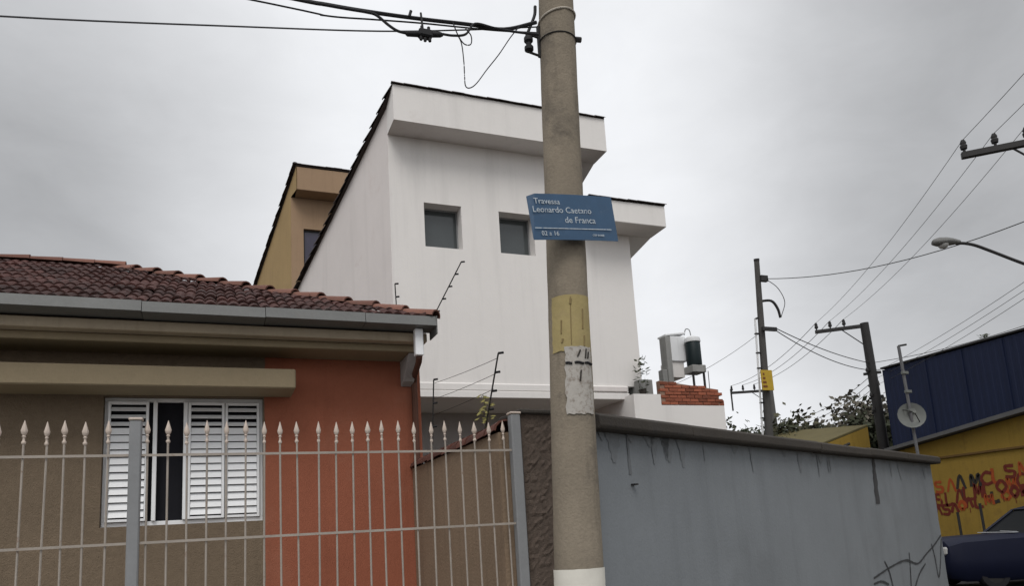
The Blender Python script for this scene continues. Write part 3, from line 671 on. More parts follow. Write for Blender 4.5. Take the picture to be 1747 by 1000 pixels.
for i in range(8):
    link('ridge_tile', FT, br, loc=(.0 + i * .234, -.56, 12.565 + random.uniform(-.004, .01)), rot=(0, 0, R(-90)))

# ------------------------------------------------------------------ low white annex with a brick parapet
ax = thing('annex', 'low white annex topped by a raw red brick parapet', 'building', (7.67, 12.6, 0))
MB().add([(7.67, 12.6, 0), (9.79, 12.6, 0), (9.79, 12.6, 4.0), (8.29, 12.6, 4.0), (8.29, 12.6, 4.22), (7.67, 12.6, 4.22), (7.67, 16.4, 0), (7.67, 16.4, 4.22), (9.79, 16.4, 0), (9.79, 16.4, 4.0)],
         [(0, 1, 2, 3, 4, 5), (0, 5, 7, 6), (1, 8, 9, 2)]).build('wall', white_pl, ax)
MB().add([(7.67, 12.6, 4.0), (9.79, 12.6, 4.0), (9.79, 16.4, 4.0), (7.67, 16.4, 4.0)], [(0, 1, 2, 3)]).build('roof_slab', grey_conc, ax)
MB().prism([(8.30, 12.62, 4.005), (9.70, 12.62, 4.005), (9.70, 12.62, 4.34), (8.30, 12.62, 4.50)], (0, .12, 0)).build('mortar_core', mortar, ax)
BRK = MB().box(-.092, .092, -.012, .10, -.029, .029).mesh('brick_shape', brick_m, bevel=.004)
for r in range(8):
    z = 4.04 + r * .068; x = 8.30 + (.095 if r % 2 == 0 else .0)
    while x < 9.72:
        if z < 4.50 - (x - 8.30) * .115 and x > 8.33:
            link('brick', BRK, ax, loc=(x - 7.67 + random.uniform(-.004, .004), random.uniform(-.006, .006) + .01, z), rot=(0, 0, random.uniform(-.03, .03)))
        x += .197
MB().box(9.70, 9.82, 12.62, 12.8, 4.005, 4.12).build('broken_end', brick_m, ax, bevel=.01)
MB().box(7.95, 8.26, 12.8, 13.4, 4.20, 4.56).build('block_planter', grey_conc, ax, bevel=.01)
MB().tube([(9.55, 12.7, 4.2), (9.56, 12.7, 4.75)], .008, 5).build('rebar', iron_dk, ax)
pl_ = thing('potted_plant', 'small dark potted plant beside the white house corner', 'plant', (7.98, 12.75, 4.2))
mb = MB(); rr = random.Random(5)
for i in range(60):
    a = rr.uniform(0, 6.28); z = rr.uniform(.12, .75); r = .11 * (1 - abs(z - .4))
    c = Vector((r * math.cos(a), r * math.sin(a), z)); d = Vector((rr.uniform(-1, 1), rr.uniform(-1, 1), rr.uniform(-.6, .8))).normalized(); e = d.orthogonal().normalized()
    mb.add([c, c + d * .06 + e * .025, c + d * .12, c + d * .06 - e * .025], [(0, 1, 2, 3)])
mb.build('foliage', leaf1, pl_, local=True)
MB().lathe([(.05, .0), (.07, .1), (.075, .14)], seg=10).build('pot', coping_m, pl_, local=True)

tk = thing('tank_tower', 'grey and white tank house with a dark barrel tank on the annex roof', 'water tank', (10.3, 15.0, 4.0))
MB().box(9.98, 10.12, 14.75, 15.02, 4.0, 6.08).build('side_panel', grey_conc, tk, bevel=.01)
MB().prism([(9.99, 14.76, 6.082), (10.57, 14.76, 6.16), (10.57, 15.1, 6.16), (9.99, 15.1, 6.082)], (0, 0, .05)).build('lid', white_tank, tk, bevel=.01)
MB().box(10.122, 10.56, 14.77, 15.1, 5.48, 6.10).build('tank_box', white_tank, tk, bevel=.015)
MB().prism([(10.125, 14.82, 5.10), (10.48, 14.82, 5.10), (10.48, 14.82, 5.478), (10.125, 14.82, 5.478)], (0, .45, 0)).build('support_wall', white_pl, tk)
MB().box(9.86, 10.12, 14.8, 15.0, 4.0, 5.28).build('block_wall', grey_conc, tk, bevel=.01)
MB().lathe([(.17, 0), (.178, .02), (.178, .54), (.165, .57)], (10.64, 14.62, 5.34), 20).build('barrel', tank_dk, tk, smooth=True)
MB().lathe([(.19, 0), (.195, .02), (.18, .10), (.10, .15)], (10.64, 14.62, 5.912), 20).build('barrel_lid', white_tank, tk, smooth=True)
MB().box(10.47, 10.84, 14.46, 14.84, 5.16, 5.335).build('barrel_base', grey_conc, tk, bevel=.01)
for x in (10.50, 10.80): MB().box(x - .02, x + .02, 14.5, 14.54, 4.0, 5.158).build('leg', iron_dk, tk)
MB().tube(smooth_path([(10.56, 14.8, 6.14), (10.60, 14.78, 6.28), (10.68, 14.75, 6.26), (10.68, 14.70, 6.08)]), .012, 6).build('overflow_pipe', grey_metal, tk, smooth=True)

nb = thing('small_outhouse', 'small dark outhouse with pale flat canopy beyond the annex', 'building', (11.2, 16.5, 0))
MB().box(10.9, 12.3, 16.6, 18, 0, 4.55).build('wall', mat('dark_brown_wall', (.05, .04, .034)), nb)
MB().box(10.85, 12.42, 16.3, 18.1, 4.56, 4.74).build('canopy', grey_conc, nb, bevel=.01)

# ------------------------------------------------------------------ electric fence rods
def rod(p0, p1, n, lbl, nm='electric_fence_rod'):
    p0, p1 = Vector(p0), Vector(p1); t = thing(nm, lbl, 'fence rod', tuple(p0), 0)
    MB().tube([p0, p1], .0075, 6).build('rod', iron_dk, t)
    for k in range(n):
        c = p0.lerp(p1, 1 - k * .9 / n); MB().tube([c, c + Vector((.045, -.008, .006))], .011, 6).build('insulator', black, t)
    return t
rod((2.42, 8.95, 4.05), (2.90, 8.58, 5.04), 6, 'long slanted electric fence rod beyond the tiled roof corner')
rod((2.25, 6.26, 2.50), (2.25, 5.80, 3.137), 4, 'electric fence rod on the side wall nearest the fence post')
rod((2.25, 7.98, 2.50), (2.25, 7.79, 3.34), 3, 'short electric fence rod on side wall beside the orange corner')
rod((2.15, 8.97, 4.45), (2.13, 8.94, 4.82), 2, 'pale short electric fence rod behind the hip tiles')
for k, z in enumerate((3.1, 2.98, 2.86)):
    wire('fence_wire', ['top', 'middle', 'lowest'][k] + ' thin electric wire strung between the side wall rods', (2.25, 5.82 + .07 * k, z), (2.25, 7.80 + .03 * k, z + .2 - .05 * k), .01, .0025, m=iron_dk)
vine = thing('weed_tuft', 'yellowish weed tuft growing on the side wall coping', 'plant', (2.25, 6.2, 2.56))
mb = MB(); rr = random.Random(8)
for i in range(46):
    a = rr.uniform(0, 6.28); c = Vector((rr.uniform(-.05, .05), rr.uniform(-.05, .05), rr.uniform(.02, .30))); d = Vector((math.cos(a), math.sin(a), rr.uniform(-.8, .6))).normalized(); e = d.orthogonal().normalized()
    mb.add([c, c + d * .03 + e * .012, c + d * .06, c + d * .03 - e * .012], [(0, 1, 2, 3)])
mb.build('leaves', mat('yellow_weed', (.20, .18, .06)), vine, local=True)
MB().tube([(0, 0, 0), (.01, .0, .15), (-.01, .01, .3)], .004, 5).build('stem', mat('weed_stem', (.10, .10, .04)), vine, local=True)

# ------------------------------------------------------------------ navy and yellow building across the side street
bl = thing('warehouse', 'long building with navy metal upper storey and yellow painted ground floor', 'building', (20, 11, 0))
YE = 17.63
MB().box(20.06, 30, -4, YE - .05, 3.4, 6.12).build('upper_core', blue_sheet, bl)
yy = YE
for i, ln in enumerate((.68, .88, 1.2, 1.22, 1.21, 1.21, 1.21, 1.21, 1.21, 1.21, 1.21)):
    mb = MB(); n = max(4, int(ln / .19)) ; vs = []
    prof = []
    for k in range(n):
        a = yy - ln * k / n; b = yy - ln * (k + 1) / n; w_ = a - b
        prof += [(20.0 + .009, a), (20.0 + .009, a - w_ * .4), (20.0, a - w_ * .5), (20.0, a - w_ * .9)]
    prof.append((20.009, yy - ln + .012))
    top = 6.17 + random.uniform(-.02, .02)
    for z in (3.42, top): vs += [(x, y, z) for x, y in prof]
    q = len(prof); mb.add(vs, [(k, k + 1, q + k + 1, q + k) for k in range(q - 1)])
    mb.build('sheet_panel', blue_sheet, bl)
    MB().box(19.985, 20.0, yy - ln - .03, yy - ln + .03, 3.42, top - .01).build('cover_strip', blue_sheet, bl)
    yy -= ln
MB().box(19.94, 30.1, -4, YE + .02, 6.20, 6.26).build('roof_edge', iron_dk, bl, bevel=.01)
MB().add([(20.0, YE - .001, 0), (30, YE - .001, 0), (30, YE - .001, 6.18), (20.0, YE - .001, 6.18)], [(0, 1, 2, 3)]).build('end_wall', blue_sheet, bl)
MB().box(19.75, 20.05, -4, 17.4, 0, 3.10).build('ground_wall', yellow_pl, bl)
MB().box(19.69, 20.05, -4, 17.5, 3.102, 3.17).build('band', mat('dark_yellow_band', (.12, .07, .02)), bl, bevel=.01)
MB().prism([(19.78, -4, 3.172), (19.78, 17.45, 3.172), (19.78, 17.45, 3.50), (19.78, 12, 4.10), (19.78, -4, 4.10)], (.25, 0, 0)).build('parapet', yellow_pl, bl)
MB().prism([(19.45, -4, 4.12), (19.45, 12, 4.12), (19.45, 17.5, 3.52), (19.45, 17.5, 3.62), (19.45, 12, 4.24), (19.45, -4, 4.24)], (.545, 0, 0)).build('lean_to_roof', fibre, bl)
MB().box(19.735, 19.748, -4, 17.4, 0, .85).build('dado', blue_sheet, bl)
rr = random.Random(21)
orange_paint = mat('orange_red_letters', (0.30, 0.060, 0.014), 0.8, .3, 8, .2, 0)
def stroke(pts, wd, m, x):                                             # a brush stroke on the wall, its width uneven
    P = smooth_path([(0, y, z) for y, z in pts], 5); mb = MB(); vs = []
    for i, p in enumerate(P):
        d = (P[min(i + 1, len(P) - 1)] - P[max(i - 1, 0)]); d = d.normalized() if d.length > 1e-6 else Vector((0, 1, 0)); q = wd * rr.uniform(.8, 1.15)
        vs += [(x, p.y + d.z * q, p.z - d.y * q), (x, p.y - d.z * q, p.z + d.y * q)]
    mb.add(vs, [(2 * i, 2 * i + 1, 2 * i + 3, 2 * i + 2) for i in range(len(P) - 1)]); mb.build('painted_letter', m, bl)
SHAPES = [[(0, 0), (.1, 1), (.5, .3), (.9, 1), (1, 0)], [(1, .9), (.4, 1), (0, .5), (.4, 0), (1, .15)], [(0, 0), (0, 1), (.8, .95), (.7, .5), (.1, .5), (.9, 0)],
          [(0, 0), (.5, 1), (1, 0)], [(.9, .9), (.2, .9), (.3, .55), (.9, .45), (.8, .05), (.1, .1)], [(.5, 0), (0, .5), (.5, 1), (1, .5), (.5, 0)], [(0, 1), (.05, 0), (.9, .05)]]
for row, (za, hh, sp_, n_, y_) in enumerate(((2.08, .34, .36, 11, 16.5), (1.66, .38, .31, 13, 16.8), (1.40, .26, .27, 14, 16.85))):
    for i in range(n_):
        y0 = y_ - i * sp_ + rr.uniform(-.05, .05); z0 = za + i * .04 + rr.uniform(-.03, .03); w_ = sp_ * rr.uniform(.7, .95); h_ = hh * rr.uniform(.85, 1.15)
        k = rr.random(); m_ = black_paint if k < (.30, .12, .08)[row] else (red_paint if k < .72 else orange_paint)
        P = rr.choice(SHAPES)
        stroke([(y0 - a * w_, z0 + b * h_) for a, b in P], rr.uniform(.035, .05), m_, 19.7435 - .0002 * (i % 3))
        if rr.random() < .3: stroke([(y0 - .5 * w_, z0), (y0 - .52 * w_, z0 - rr.uniform(.08, .25))], .012, m_, 19.7425)
for i, (y_, zt) in enumerate(((16.55, 1.95), (16.2, 2.25), (15.2, 1.55), (14.5, 1.75))):
    tag(MB().tube([(19.3, y_, .1), (19.3, y_ + .02, zt)], .035, 8).lathe([(.06, 0), (.06, .03), (.04, .05)], (19.3, y_, .12), 8).build('iron_post', iron_dk),
        ('leftmost thin', 'tall second', 'short third', 'fourth rightmost')[i] + ' iron post standing before the yellow wall', 'post', 'posts before the yellow wall')
sh = thing('roof_weed', 'small weed growing on the navy building roof edge', 'plant', (20.0, 14.1, 6.26))
mb = MB()
for i in range(40):
    a = rr.uniform(0, 6.28); c = Vector((rr.uniform(-.05, .05), rr.uniform(-.12, .12), rr.uniform(0, .12))); d = Vector((math.cos(a), math.sin(a), rr.uniform(0, .9))).normalized(); e = d.orthogonal().normalized()
    mb.add([c, c + d * .05 + e * .02, c + d * .1, c + d * .05 - e * .02], [(0, 1, 2, 3)])
mb.build('leaves', leaf1, sh, local=True)

shed = thing('yellow_shed', 'low olive yellow shed roof seen past the grey wall', 'shed', (20.5, 20.5, 0))
MB().box(18.6, 21.6, 20.6, 24, 0, 3.6).build('wall', olive_roof, shed)
MB().prism([(18.0, 20.3, 3.62), (21.6, 20.0, 4.72), (21.6, 24, 5.1), (18.0, 24, 4.0)], (0, 0, .06)).build('roof_sheet', olive_roof, shed)
MB().prism([(18.0, 20.3, 3.3), (21.6, 20.0, 3.3), (21.6, 20.0, 4.70), (18.0, 20.3, 3.60)], (0, .1, 0)).build('gable', yellow_pl, shed)
MB().tube([(18.6, 20.1, 3.45), (20.6, 19.95, 4.10)], .05, 6).build('pipe', iron_dk, shed)

# ------------------------------------------------------------------ far utility poles
def crossarm(t, a, b, zc, n=3, r=.05, ins=.16, skip_last=.25):
    a, b = Vector((*a, zc)), Vector((*b, zc)); d = (b - a).normalized()
    MB().obox(((a + b) / 2)[:2], (d.x, d.y), ((b - a).length, .10), zc - .06, zc + .06).build('crossarm', iron_dk, t, bevel=.01)
    span = (b - a).length - skip_last; pts = []
    for k in range(n):
        p = a + d * (.06 + span * k / n); pts.append(p + Vector((0, 0, .06 + ins)))
        MB().lathe([(.022, 0), (.026, .05), (.055, .06), (.065, .12), (.045, .15), (.055, .18), (.03, ins)], (p.x, p.y, zc + .06), 10).build('insulator', iron_dk, t, smooth=True)
    q = a + d * ((b - a).length * .55); e = b - Vector((0, 0, .75))
    MB().tube([q - Vector((0, 0, .06)), e], .018, 6).build('brace', iron_dk, t)
    return pts
def shaft(t, p0, p1, r0, r1, m=far_pole_m, seg=14):
    return MB().tube([p0, Vector(p0).lerp(Vector(p1), .5), p1], [r0, (r0 + r1) / 2, r1], seg).build('shaft', m, t, smooth=True)
# near pole, off the right edge of the picture
NP = Vector((13.85, 7.83, 0))
npole = thing('utility_pole', 'utility pole at the right edge whose crossarm juts into the picture', 'utility pole', tuple(NP))
shaft(npole, NP, NP + Vector((0, 0, 8.6)), .17, .11)
near_pts = crossarm(npole, (12.75, 8.83), (13.85, 7.83), 8.0, ins=.24, skip_last=0)
# pole C
CP0 = Vector((21.15, 18.95, 0)); CP1 = Vector((20.72, 18.71, 8.1))
cpole = thing('utility_pole', 'dark utility pole with crossarm beside the navy building', 'utility pole', tuple(CP0))
shaft(cpole, CP0, CP1, .20, .14, iron_dk)
c_pts = crossarm(cpole, (19.50, 19.72), (20.72, 18.71), 8.0, ins=.26)
for z in (6.35, 5.5, 5.0): MB().obox((CP0.lerp(CP1, z / 8.1))[:2], (.7, -.7), (.55 if z > 6 else .42, .1), z - .04, z + .04).lathe([(.05, 0), (.06, .05), (.04, .14)], (CP0.lerp(CP1, z / 8.1).x - .2, CP0.lerp(CP1, z / 8.1).y, z + .04), 8).build('bracket', iron_dk, cpole)
# pole D
dpole = thing('utility_pole', 'most distant utility pole, its crossarm showing left of the yellow plate', 'utility pole', (25.7, 29.4, 0))
shaft(dpole, (25.75, 29.4, 0), (25.7, 29.4, 8.1), .2, .14)
d_pts = crossarm(dpole, (23.95, 30.2), (25.7, 29.4), 8.0, ins=.30)
MB().tube([(23.97, 30.2, 7.1), (23.97, 30.2, 8.2)], .04, 6).build('end_strut', iron_dk, dpole)
# pole B
BP0 = Vector((13.98, 16.5, 0)); BP1 = Vector((13.36, 15.2, 8.40))
bpole = thing('utility_pole', 'tall leaning grey utility pole with a yellow plate and pale conduit', 'utility pole', tuple(BP0))
shaft(bpole, BP0, BP1, .14, .068)
def onB(z): return BP0.lerp(BP1, z / 8.4)
MB().tube([onB(8.40), onB(8.46)], .075, 12).build('cap', iron_dk, bpole)
c_ = onB(5.25); MB().box(c_.x - .26, c_.x + .10, c_.y - .18, c_.y - .15, 4.98, 5.52).build('plate', yel_sign, bpole)
for k in range(4): MB().box(c_.x - .24 + .01 * k, c_.x - .10 - .02 * k, c_.y - .186, c_.y - .181, 5.05 + k * .11, 5.11 + k * .11).build('plate_mark', mat('brown_print', (.16, .06, .02)), bpole)
MB().tube([onB(6.88) + Vector((-.165, .03, 0)), onB(3.0) + Vector((-.19, .03, 0))], .026, 8).build('conduit', white_metal, bpole, smooth=True)
MB().tube([onB(6.88) + Vector((-.165, .03, 0)), onB(6.95) + Vector((0, 0, 0))], .026, 8).build('conduit_elbow', iron_dk, bpole)
for z in (6.5, 6.0, 5.6, 4.7, 4.3): MB().box(onB(z).x - .20, onB(z).x + .02, onB(z).y - .02, onB(z).y + .06, z - .015, z + .015).build('clamp', iron_dk, bpole)
MB().tube(smooth_path([onB(7.35), onB(7.3) + Vector((.30, -.1, .05)), onB(7.1) + Vector((.45, -.15, .05)), onB(6.95) + Vector((.52, -.15, -.05))]), .035, 8).build('lamp_hook', iron_dk, bpole, smooth=True)
MB().box(onB(7.9).x, onB(7.9).x + .22, onB(7.9).y - .14, onB(7.9).y - .04, 7.84, 8.0).build('rack', iron_dk, bpole)
MB().box(onB(6.6).x - .1, onB(6.6).x + .36, onB(6.6).y - .18, onB(6.6).y - .11, 6.54, 6.64).build('rack', iron_dk, bpole)
MB().tube(smooth_path([onB(7.9) + Vector((.2, -.1, 0)), onB(7.7) + Vector((.55, -.1, 0)), onB(7.35) + Vector((.75, -.1, 0)), onB(6.95) + Vector((.60, -.1, 0))]), .010, 5).build('jumper_wire', iron_dk, bpole)

# overhead wires
G = 'overhead power lines'
for k in range(3):
    nm = ['outermost', 'middle', 'innermost'][k]
    a = near_pts[k]; b = c_pts[k]
    wire('overhead_wire', nm + ' upper line from right crossarm to the dark pole', a, b, .25, .0055, group=G, m=far_pole_m)
    wire('overhead_wire', nm + ' upper line leaving the right crossarm towards the top right edge', a, a + (a - b) * 1.2 + Vector((0, 0, .1)), .3, .0055, group=G, m=far_pole_m)
    wire('overhead_wire', nm + ' faint far line between the two distant crossarms', b, d_pts[k], .35, .010, group=G, m=far_pole_m)
for k in range(3):
    nm = ['highest', 'middle', 'lowest'][k]; z = 5.95 - .14 * k; zc = 6.38 - .22 * k; c = CP0.lerp(CP1, zc / 8.1)
    wire('overhead_wire', nm + ' of three lower lines sloping from right edge to the dark pole', (NP.x, NP.y + .1, z), (c.x + .1, c.y, zc), .12, .0055, group=G, m=far_pole_m)
    wire('overhead_wire', nm + ' of three lower far lines beyond the dark pole', (c.x + .1, c.y, zc), (25.7, 29.3, 6.5 - .3 * k), .5, .010, group=G, m=far_pole_m)
p = onB(7.92) + Vector((.2, -.1, 0))
wire('overhead_wire', 'grey line from the leaning pole top to the right edge', p, (NP.x, NP.y, 6.75), .35, .010, group=G, m=iron_dk)
for k, (zb, zc, s_) in enumerate(((6.62, 6.7, .12), (6.56, 6.45, .22))):
    c = CP0.lerp(CP1, zc / 8.1); q = onB(zb) + Vector((.34, -.15, 0))
    wire('telephone_wire', ('upper', 'lower')[k] + ' telephone wire between leaning pole and dark pole', q, c, s_, .013, group='telephone wires', m=iron_dk)
    wire('telephone_wire', ('upper', 'lower')[k] + ' telephone wire from dark pole past the navy roof', c, (24.2, 15.0, 7.35 - .5 * k), .15, .010, group='telephone wires', m=iron_dk)
wire('telephone_wire', 'faint wire falling left from the leaning pole to the annex', onB(6.5) + Vector((-.1, 0, 0)), (11.3, 16.5, 5.3), .1, .006, group='telephone wires', m=far_pole_m)

# ------------------------------------------------------------------ street lamp on the right-hand pole
lp = thing('street_lamp', 'street lamp head on a curved arm reaching in from the right', 'street lamp', (13.85, 7.83, 5.35))
MB().tube(smooth_path([(13.85, 7.83, 5.33), (13.35, 8.06, 5.55), (13.02, 8.22, 5.70), (12.58, 8.50, 6.02), (12.40, 8.62, 6.15), (12.25, 8.70, 6.205), (12.12, 8.76, 6.215)]), .028, 8).build('arm', iron_dk, lp, smooth=True)
hd = Vector((11.47 - 11.98, 8.73 + .22 - 8.83, 0)).normalized()
mb = MB(); secs = [(0, .035, .035), (.06, .05, .05), (.14, .085, .065), (.28, .11, .085), (.42, .105, .085), (.50, .075, .06), (.53, .03, .03)]; vs = []; o_ = Vector((12.18, 8.73, 6.215)); sd_ = Vector((-hd.y, hd.x, 0))
for s_, w_, h_ in secs:
    for k in range(12):
        a = 2 * math.pi * k / 12; vs.append(o_ + hd * s_ + sd_ * w_ * math.cos(a) + Vector((0, 0, h_ * math.sin(a) * (1 if math.sin(a) > 0 else .75) + .02 - .02 * s_)))
mb.add(vs, [(i * 12 + k, i * 12 + (k + 1) % 12, (i + 1) * 12 + (k + 1) % 12, (i + 1) * 12 + k) for i in range(len(secs) - 1) for k in range(12)] + [tuple(range(12)), tuple(range(72, 84))])
mb.build('lamp_housing', lamp_grey, lp, smooth=True)
lc = o_ + hd * .33
MB().lathe([(.02, -.10), (.06, -.085), (.085, -.05), (.09, -.03)], tuple(lc), 12).build('lens', lamp_glass, lp, smooth=True)

# ------------------------------------------------------------------ antenna mast with dish
am = thing('antenna_mast', 'thin grey mast carrying a round dish before the navy building', 'antenna', (13.78, 11.62, 0))
E0, E1 = Vector((13.98, 11.65, 0)), Vector((13.50, 11.40, 5.10))
MB().tube([E0, E1], .032, 8).build('mast', mat('mast_grey', (.12, .12, .125), .6), am, smooth=True)
MB().tube([E1, E1 + Vector((.16, -.06, .02))], .022, 6).build('top_arm', iron_dk, am)
for z in (4.52, 4.12, 3.72):
    c = E0.lerp(E1, z / 5.1); MB().box(c.x - .05, c.x + .10, c.y - .05, c.y + .02, z - .03, z + .03).build('clamp', dish_m, am, bevel=.005)
dc = Vector((13.66, 11.50, 3.60)); axd = (Vector((-.55, -.80, .18))).normalized(); u_ = axd.orthogonal().normalized(); v_ = axd.cross(u_); mb = MB(); vs = []
for j in range(5):
    r = .275 * (j + .02) / 4
    for k in range(20):
        a = 2 * math.pi * k / 20; vs.append(dc + (u_ * math.cos(a) + v_ * math.sin(a)) * r + axd * (.09 * (r / .275) ** 2))
mb.add(vs, [(j * 20 + k, j * 20 + (k + 1) % 20, (j + 1) * 20 + (k + 1) % 20, (j + 1) * 20 + k) for j in range(4) for k in range(20)])
mb.build('dish', dish_m, am, smooth=True)
MB().tube([dc + v_ * .2 + axd * .05, dc + axd * .30], .010, 5).tube([dc - v_ * .2 + axd * .05, dc + axd * .30], .010, 5).build('feed_arm', iron_dk, am)
MB().tube([dc + axd * .26, dc + axd * .33], .035, 8).build('feed_horn', dish_m, am)
MB().tube([dc - axd * .01, E0.lerp(E1, 3.6 / 5.1)], .02, 6).build('dish_mount', iron_dk, am)

# ------------------------------------------------------------------ dark blue car
cu_ = Vector((right.x, right.y)).normalized()
nose = Vector((14.05, 12.0))
car = thing('parked_car', 'dark navy blue car whose bonnet shows past the grey wall end', 'car', (nose.x, nose.y, 0), math.atan2(cu_.y, cu_.x))
def loft(secs, closed=True):
    mb = MB(); n = len(secs[0]); vs = [p for s_ in secs for p in s_]
    fs = [(i * n + k, i * n + (k + 1) % n, (i + 1) * n + (k + 1) % n, (i + 1) * n + k) for i in range(len(secs) - 1) for k in range(n)]
    fs += [tuple(range(n))[::-1], tuple(range((len(secs) - 1) * n, len(secs) * n))]
    return mb.add(vs, fs)
def ring(x, hw, zb, zt, c=.08, belly=.04):
    return [(x, -hw + c, zb), (x, -hw, zb + c), (x, -hw - belly, (zb + zt) / 2), (x, -hw, zt - c), (x, -hw + c * 1.5, zt), (x, 0, zt + .025), (x, hw - c * 1.5, zt), (x, hw, zt - c), (x, hw + belly, (zb + zt) / 2), (x, hw, zb + c), (x, hw - c, zb)]
body = loft([ring(0, .70, .38, .86, .10), ring(.08, .80, .26, .99, .10), ring(.35, .86, .18, 1.035, .08), ring(1.15, .88, .16, 1.05, .07), ring(1.95, .88, .16, 1.06, .07), ring(3.6, .88, .16, 1.08, .08), ring(4.5, .85, .28, 1.06, .1), ring(4.85, .76, .36, .98, .12)])
bo = body.build('body', car_paint, car, smooth=True, local=True)
DX = .58
gh = loft([[(x + DX, y, z + .03) for x, y, z in r_] for r_ in ([(1.20, -.76, 1.02), (1.20, .76, 1.02), (1.85, .60, 1.50), (1.85, -.60, 1.50)], [(2.05, -.78, 1.03), (2.05, .78, 1.03), (2.15, .60, 1.56), (2.15, -.60, 1.56)], [(3.3, -.78, 1.03), (3.3, .78, 1.03), (3.1, .59, 1.55), (3.1, -.59, 1.55)], [(4.0, -.72, 1.0), (4.0, .72, 1.0), (3.55, .54, 1.46), (3.55, -.54, 1.46)])])
gh.build('windows', car_glass, car, local=True, bevel=.02)
MB().prism([(1.82 + DX, -.59, 1.53), (2.15 + DX, -.61, 1.598), (3.1 + DX, -.60, 1.59), (3.6 + DX, -.54, 1.49), (3.6 + DX, .54, 1.49), (3.1 + DX, .60, 1.59), (2.15 + DX, .61, 1.598), (1.82 + DX, .59, 1.53)], (0, 0, .03)).build('roof', car_paint, car, local=True, bevel=.01)
for s_ in (-1, 1):
    MB().tube([(1.76, s_ * .77, 1.05), (2.42, s_ * .61, 1.54)], .03, 6).build('windscreen_pillar', car_paint, car, local=True)
    MB().box(2.0, 2.17, min(s_ * .86, s_ * 1.02), max(s_ * .86, s_ * 1.02), 1.03, 1.16).build('mirror', car_paint, car, local=True, bevel=.03)
    MB().box(-.01, .22, min(s_ * .52, s_ * .78), max(s_ * .52, s_ * .78), .72, .88).build('headlight', lamp_glass, car, local=True, bevel=.03)
    for x in (.90, 3.65):
        wv = MB(); sg_ = 24
        prof = [(.19, -.10), (.29, -.10), (.315, -.07), (.315, .07), (.29, .10), (.19, .10)]
        vs = []
        for r, y in prof:
            for k in range(sg_): a = 2 * math.pi * k / sg_; vs.append((x + r * math.cos(a), s_ * .77 + y, .315 + r * math.sin(a)))
        wv.add(vs, [(i * sg_ + k, i * sg_ + (k + 1) % sg_, (i + 1) * sg_ + (k + 1) % sg_, (i + 1) * sg_ + k) for i in range(5) for k in range(sg_)])
        tw = wv.build('wheel', black, car, local=True, smooth=True)
        MB().tube([(x, s_ * .77 - .085, .315), (x, s_ * .77 + .085, .315)], .195, 16).build('rim', iron_dk, tw, local=True)
MB().box(1.72, 2.90, -.925, -.915, .52, .535).build('side_moulding', iron_dk, car, local=True)
MB().box(1.60, 1.612, -.925, -.80, .35, 1.0).build('door_seam', black, car, local=True)
MB().box(1.55, 1.67, -.60, .60, 1.083, 1.097).build('wiper_cowl', chrome, car, local=True, bevel=.004)
MB().tube([(1.70, -.5, 1.10), (1.74, .1, 1.115)], .008, 5).build('wiper', chrome, car, local=True)

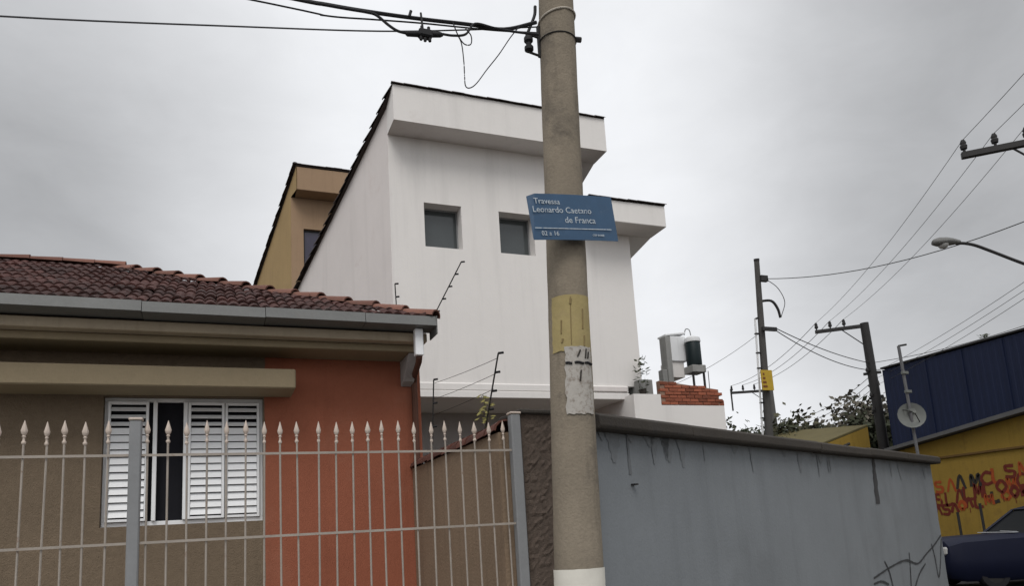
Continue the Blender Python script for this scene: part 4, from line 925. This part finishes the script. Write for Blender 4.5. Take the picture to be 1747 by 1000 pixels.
# ------------------------------------------------------------------ trees and hedge beyond the wall
def tree(name, label, base, h, rad, leafm, n, seed, dens=1.0, group='trees beyond the wall', size=.27):
    rr = random.Random(seed); t = thing(name, label, 'tree', base, 0, group)
    tr = MB(); th = h * .55
    tr.tube([(0, 0, 0), (rr.uniform(-.1, .1), 0, th * .5), (rr.uniform(-.2, .2), rr.uniform(-.2, .2), th)], [.14, .11, .07], 8)
    tips = []
    for k in range(9):
        a = rr.uniform(0, 6.28); z0 = th * rr.uniform(.55, 1); d = Vector((math.cos(a) * rad * rr.uniform(.45, .95), math.sin(a) * rad * rr.uniform(.45, .95), h * rr.uniform(.12, .45)))
        p0 = Vector((0, 0, z0)); p1 = p0 + d; p1.z = min(p1.z, h * .98); mid = p0.lerp(p1, .55) + Vector((0, 0, .12)); tr.tube([p0, mid, p1], [.05, .03, .01], 5); tips += [p1, mid, p0.lerp(p1, .8)]
    tr.build('trunk', bark, t, local=True)
    mb = MB()
    for i in range(n):
        c0 = rr.choice(tips); c = c0 + Vector((rr.gauss(0, rad * .22), rr.gauss(0, rad * .22), rr.gauss(0, h * .055)))
        d = Vector((rr.uniform(-1, 1), rr.uniform(-1, 1), rr.uniform(-.8, .8))).normalized(); e = d.cross(Vector((rr.uniform(-1, 1), rr.uniform(-1, 1), rr.uniform(-1, 1)))).normalized(); s_ = size * rr.uniform(.6, 1.3)
        mb.add([c, c + d * s_ * .5 + e * s_ * .28, c + d * s_, c + d * s_ * .5 - e * s_ * .28], [(0, 1, 2, 3)])
    mb.build('crown', leafm, t, local=True)
    return t
tree('palm_like_tree', 'dark umbrella-shaped tree just right of the leaning pole', (20.6, 23.6, 0), 6.1, 1.0, leaf1, 1500, 1, size=.22)
tree('bushy_tree', 'dark low tree between the annex and the leaning pole', (18.6, 25.3, 0), 5.9, 1.5, leaf1, 2200, 2, size=.22)
tree('bushy_tree', 'olive green bush low in the middle of the far tree row', (23.2, 24.6, 0), 6.0, 1.8, leaf2, 4200, 3)
tree('sparse_tree', 'grey-brown sparse tree nearest the middle of far tree row', (24.2, 23.8, 0), 6.45, 1.9, leaf3, 3600, 4)
tree('sparse_tree', 'thin grey tree with open crown left of the dark pole', (24.8, 22.6, 0), 6.6, 1.8, leaf3, 3400, 5)
tree('bushy_tree', 'dark leafy tree right behind the dark pole', (24.6, 21.6, 0), 6.3, 1.6, leaf1, 2600, 6)
mb = MB(); rr = random.Random(31)
for i in range(16000):
    u = rr.random(); c = Vector((16.5 + u * 8.5, 26.5 - u * 2.6 + rr.uniform(-.6, .6), rr.uniform(1.5, 5.15) + .25 * math.sin(u * 17)))
    d = Vector((rr.uniform(-1, 1), rr.uniform(-1, 1), rr.uniform(-.8, .8))).normalized(); e = d.orthogonal().normalized(); s_ = rr.uniform(.15, .3)
    mb.add([c, c + d * s_ * .5 + e * s_ * .3, c + d * s_, c + d * s_ * .5 - e * s_ * .3], [(0, 1, 2, 3)])
hg = stuff(mb.build('hedge', leaf1)); tag(hg, 'dark mass of hedge behind the grey wall coping', 'hedge')
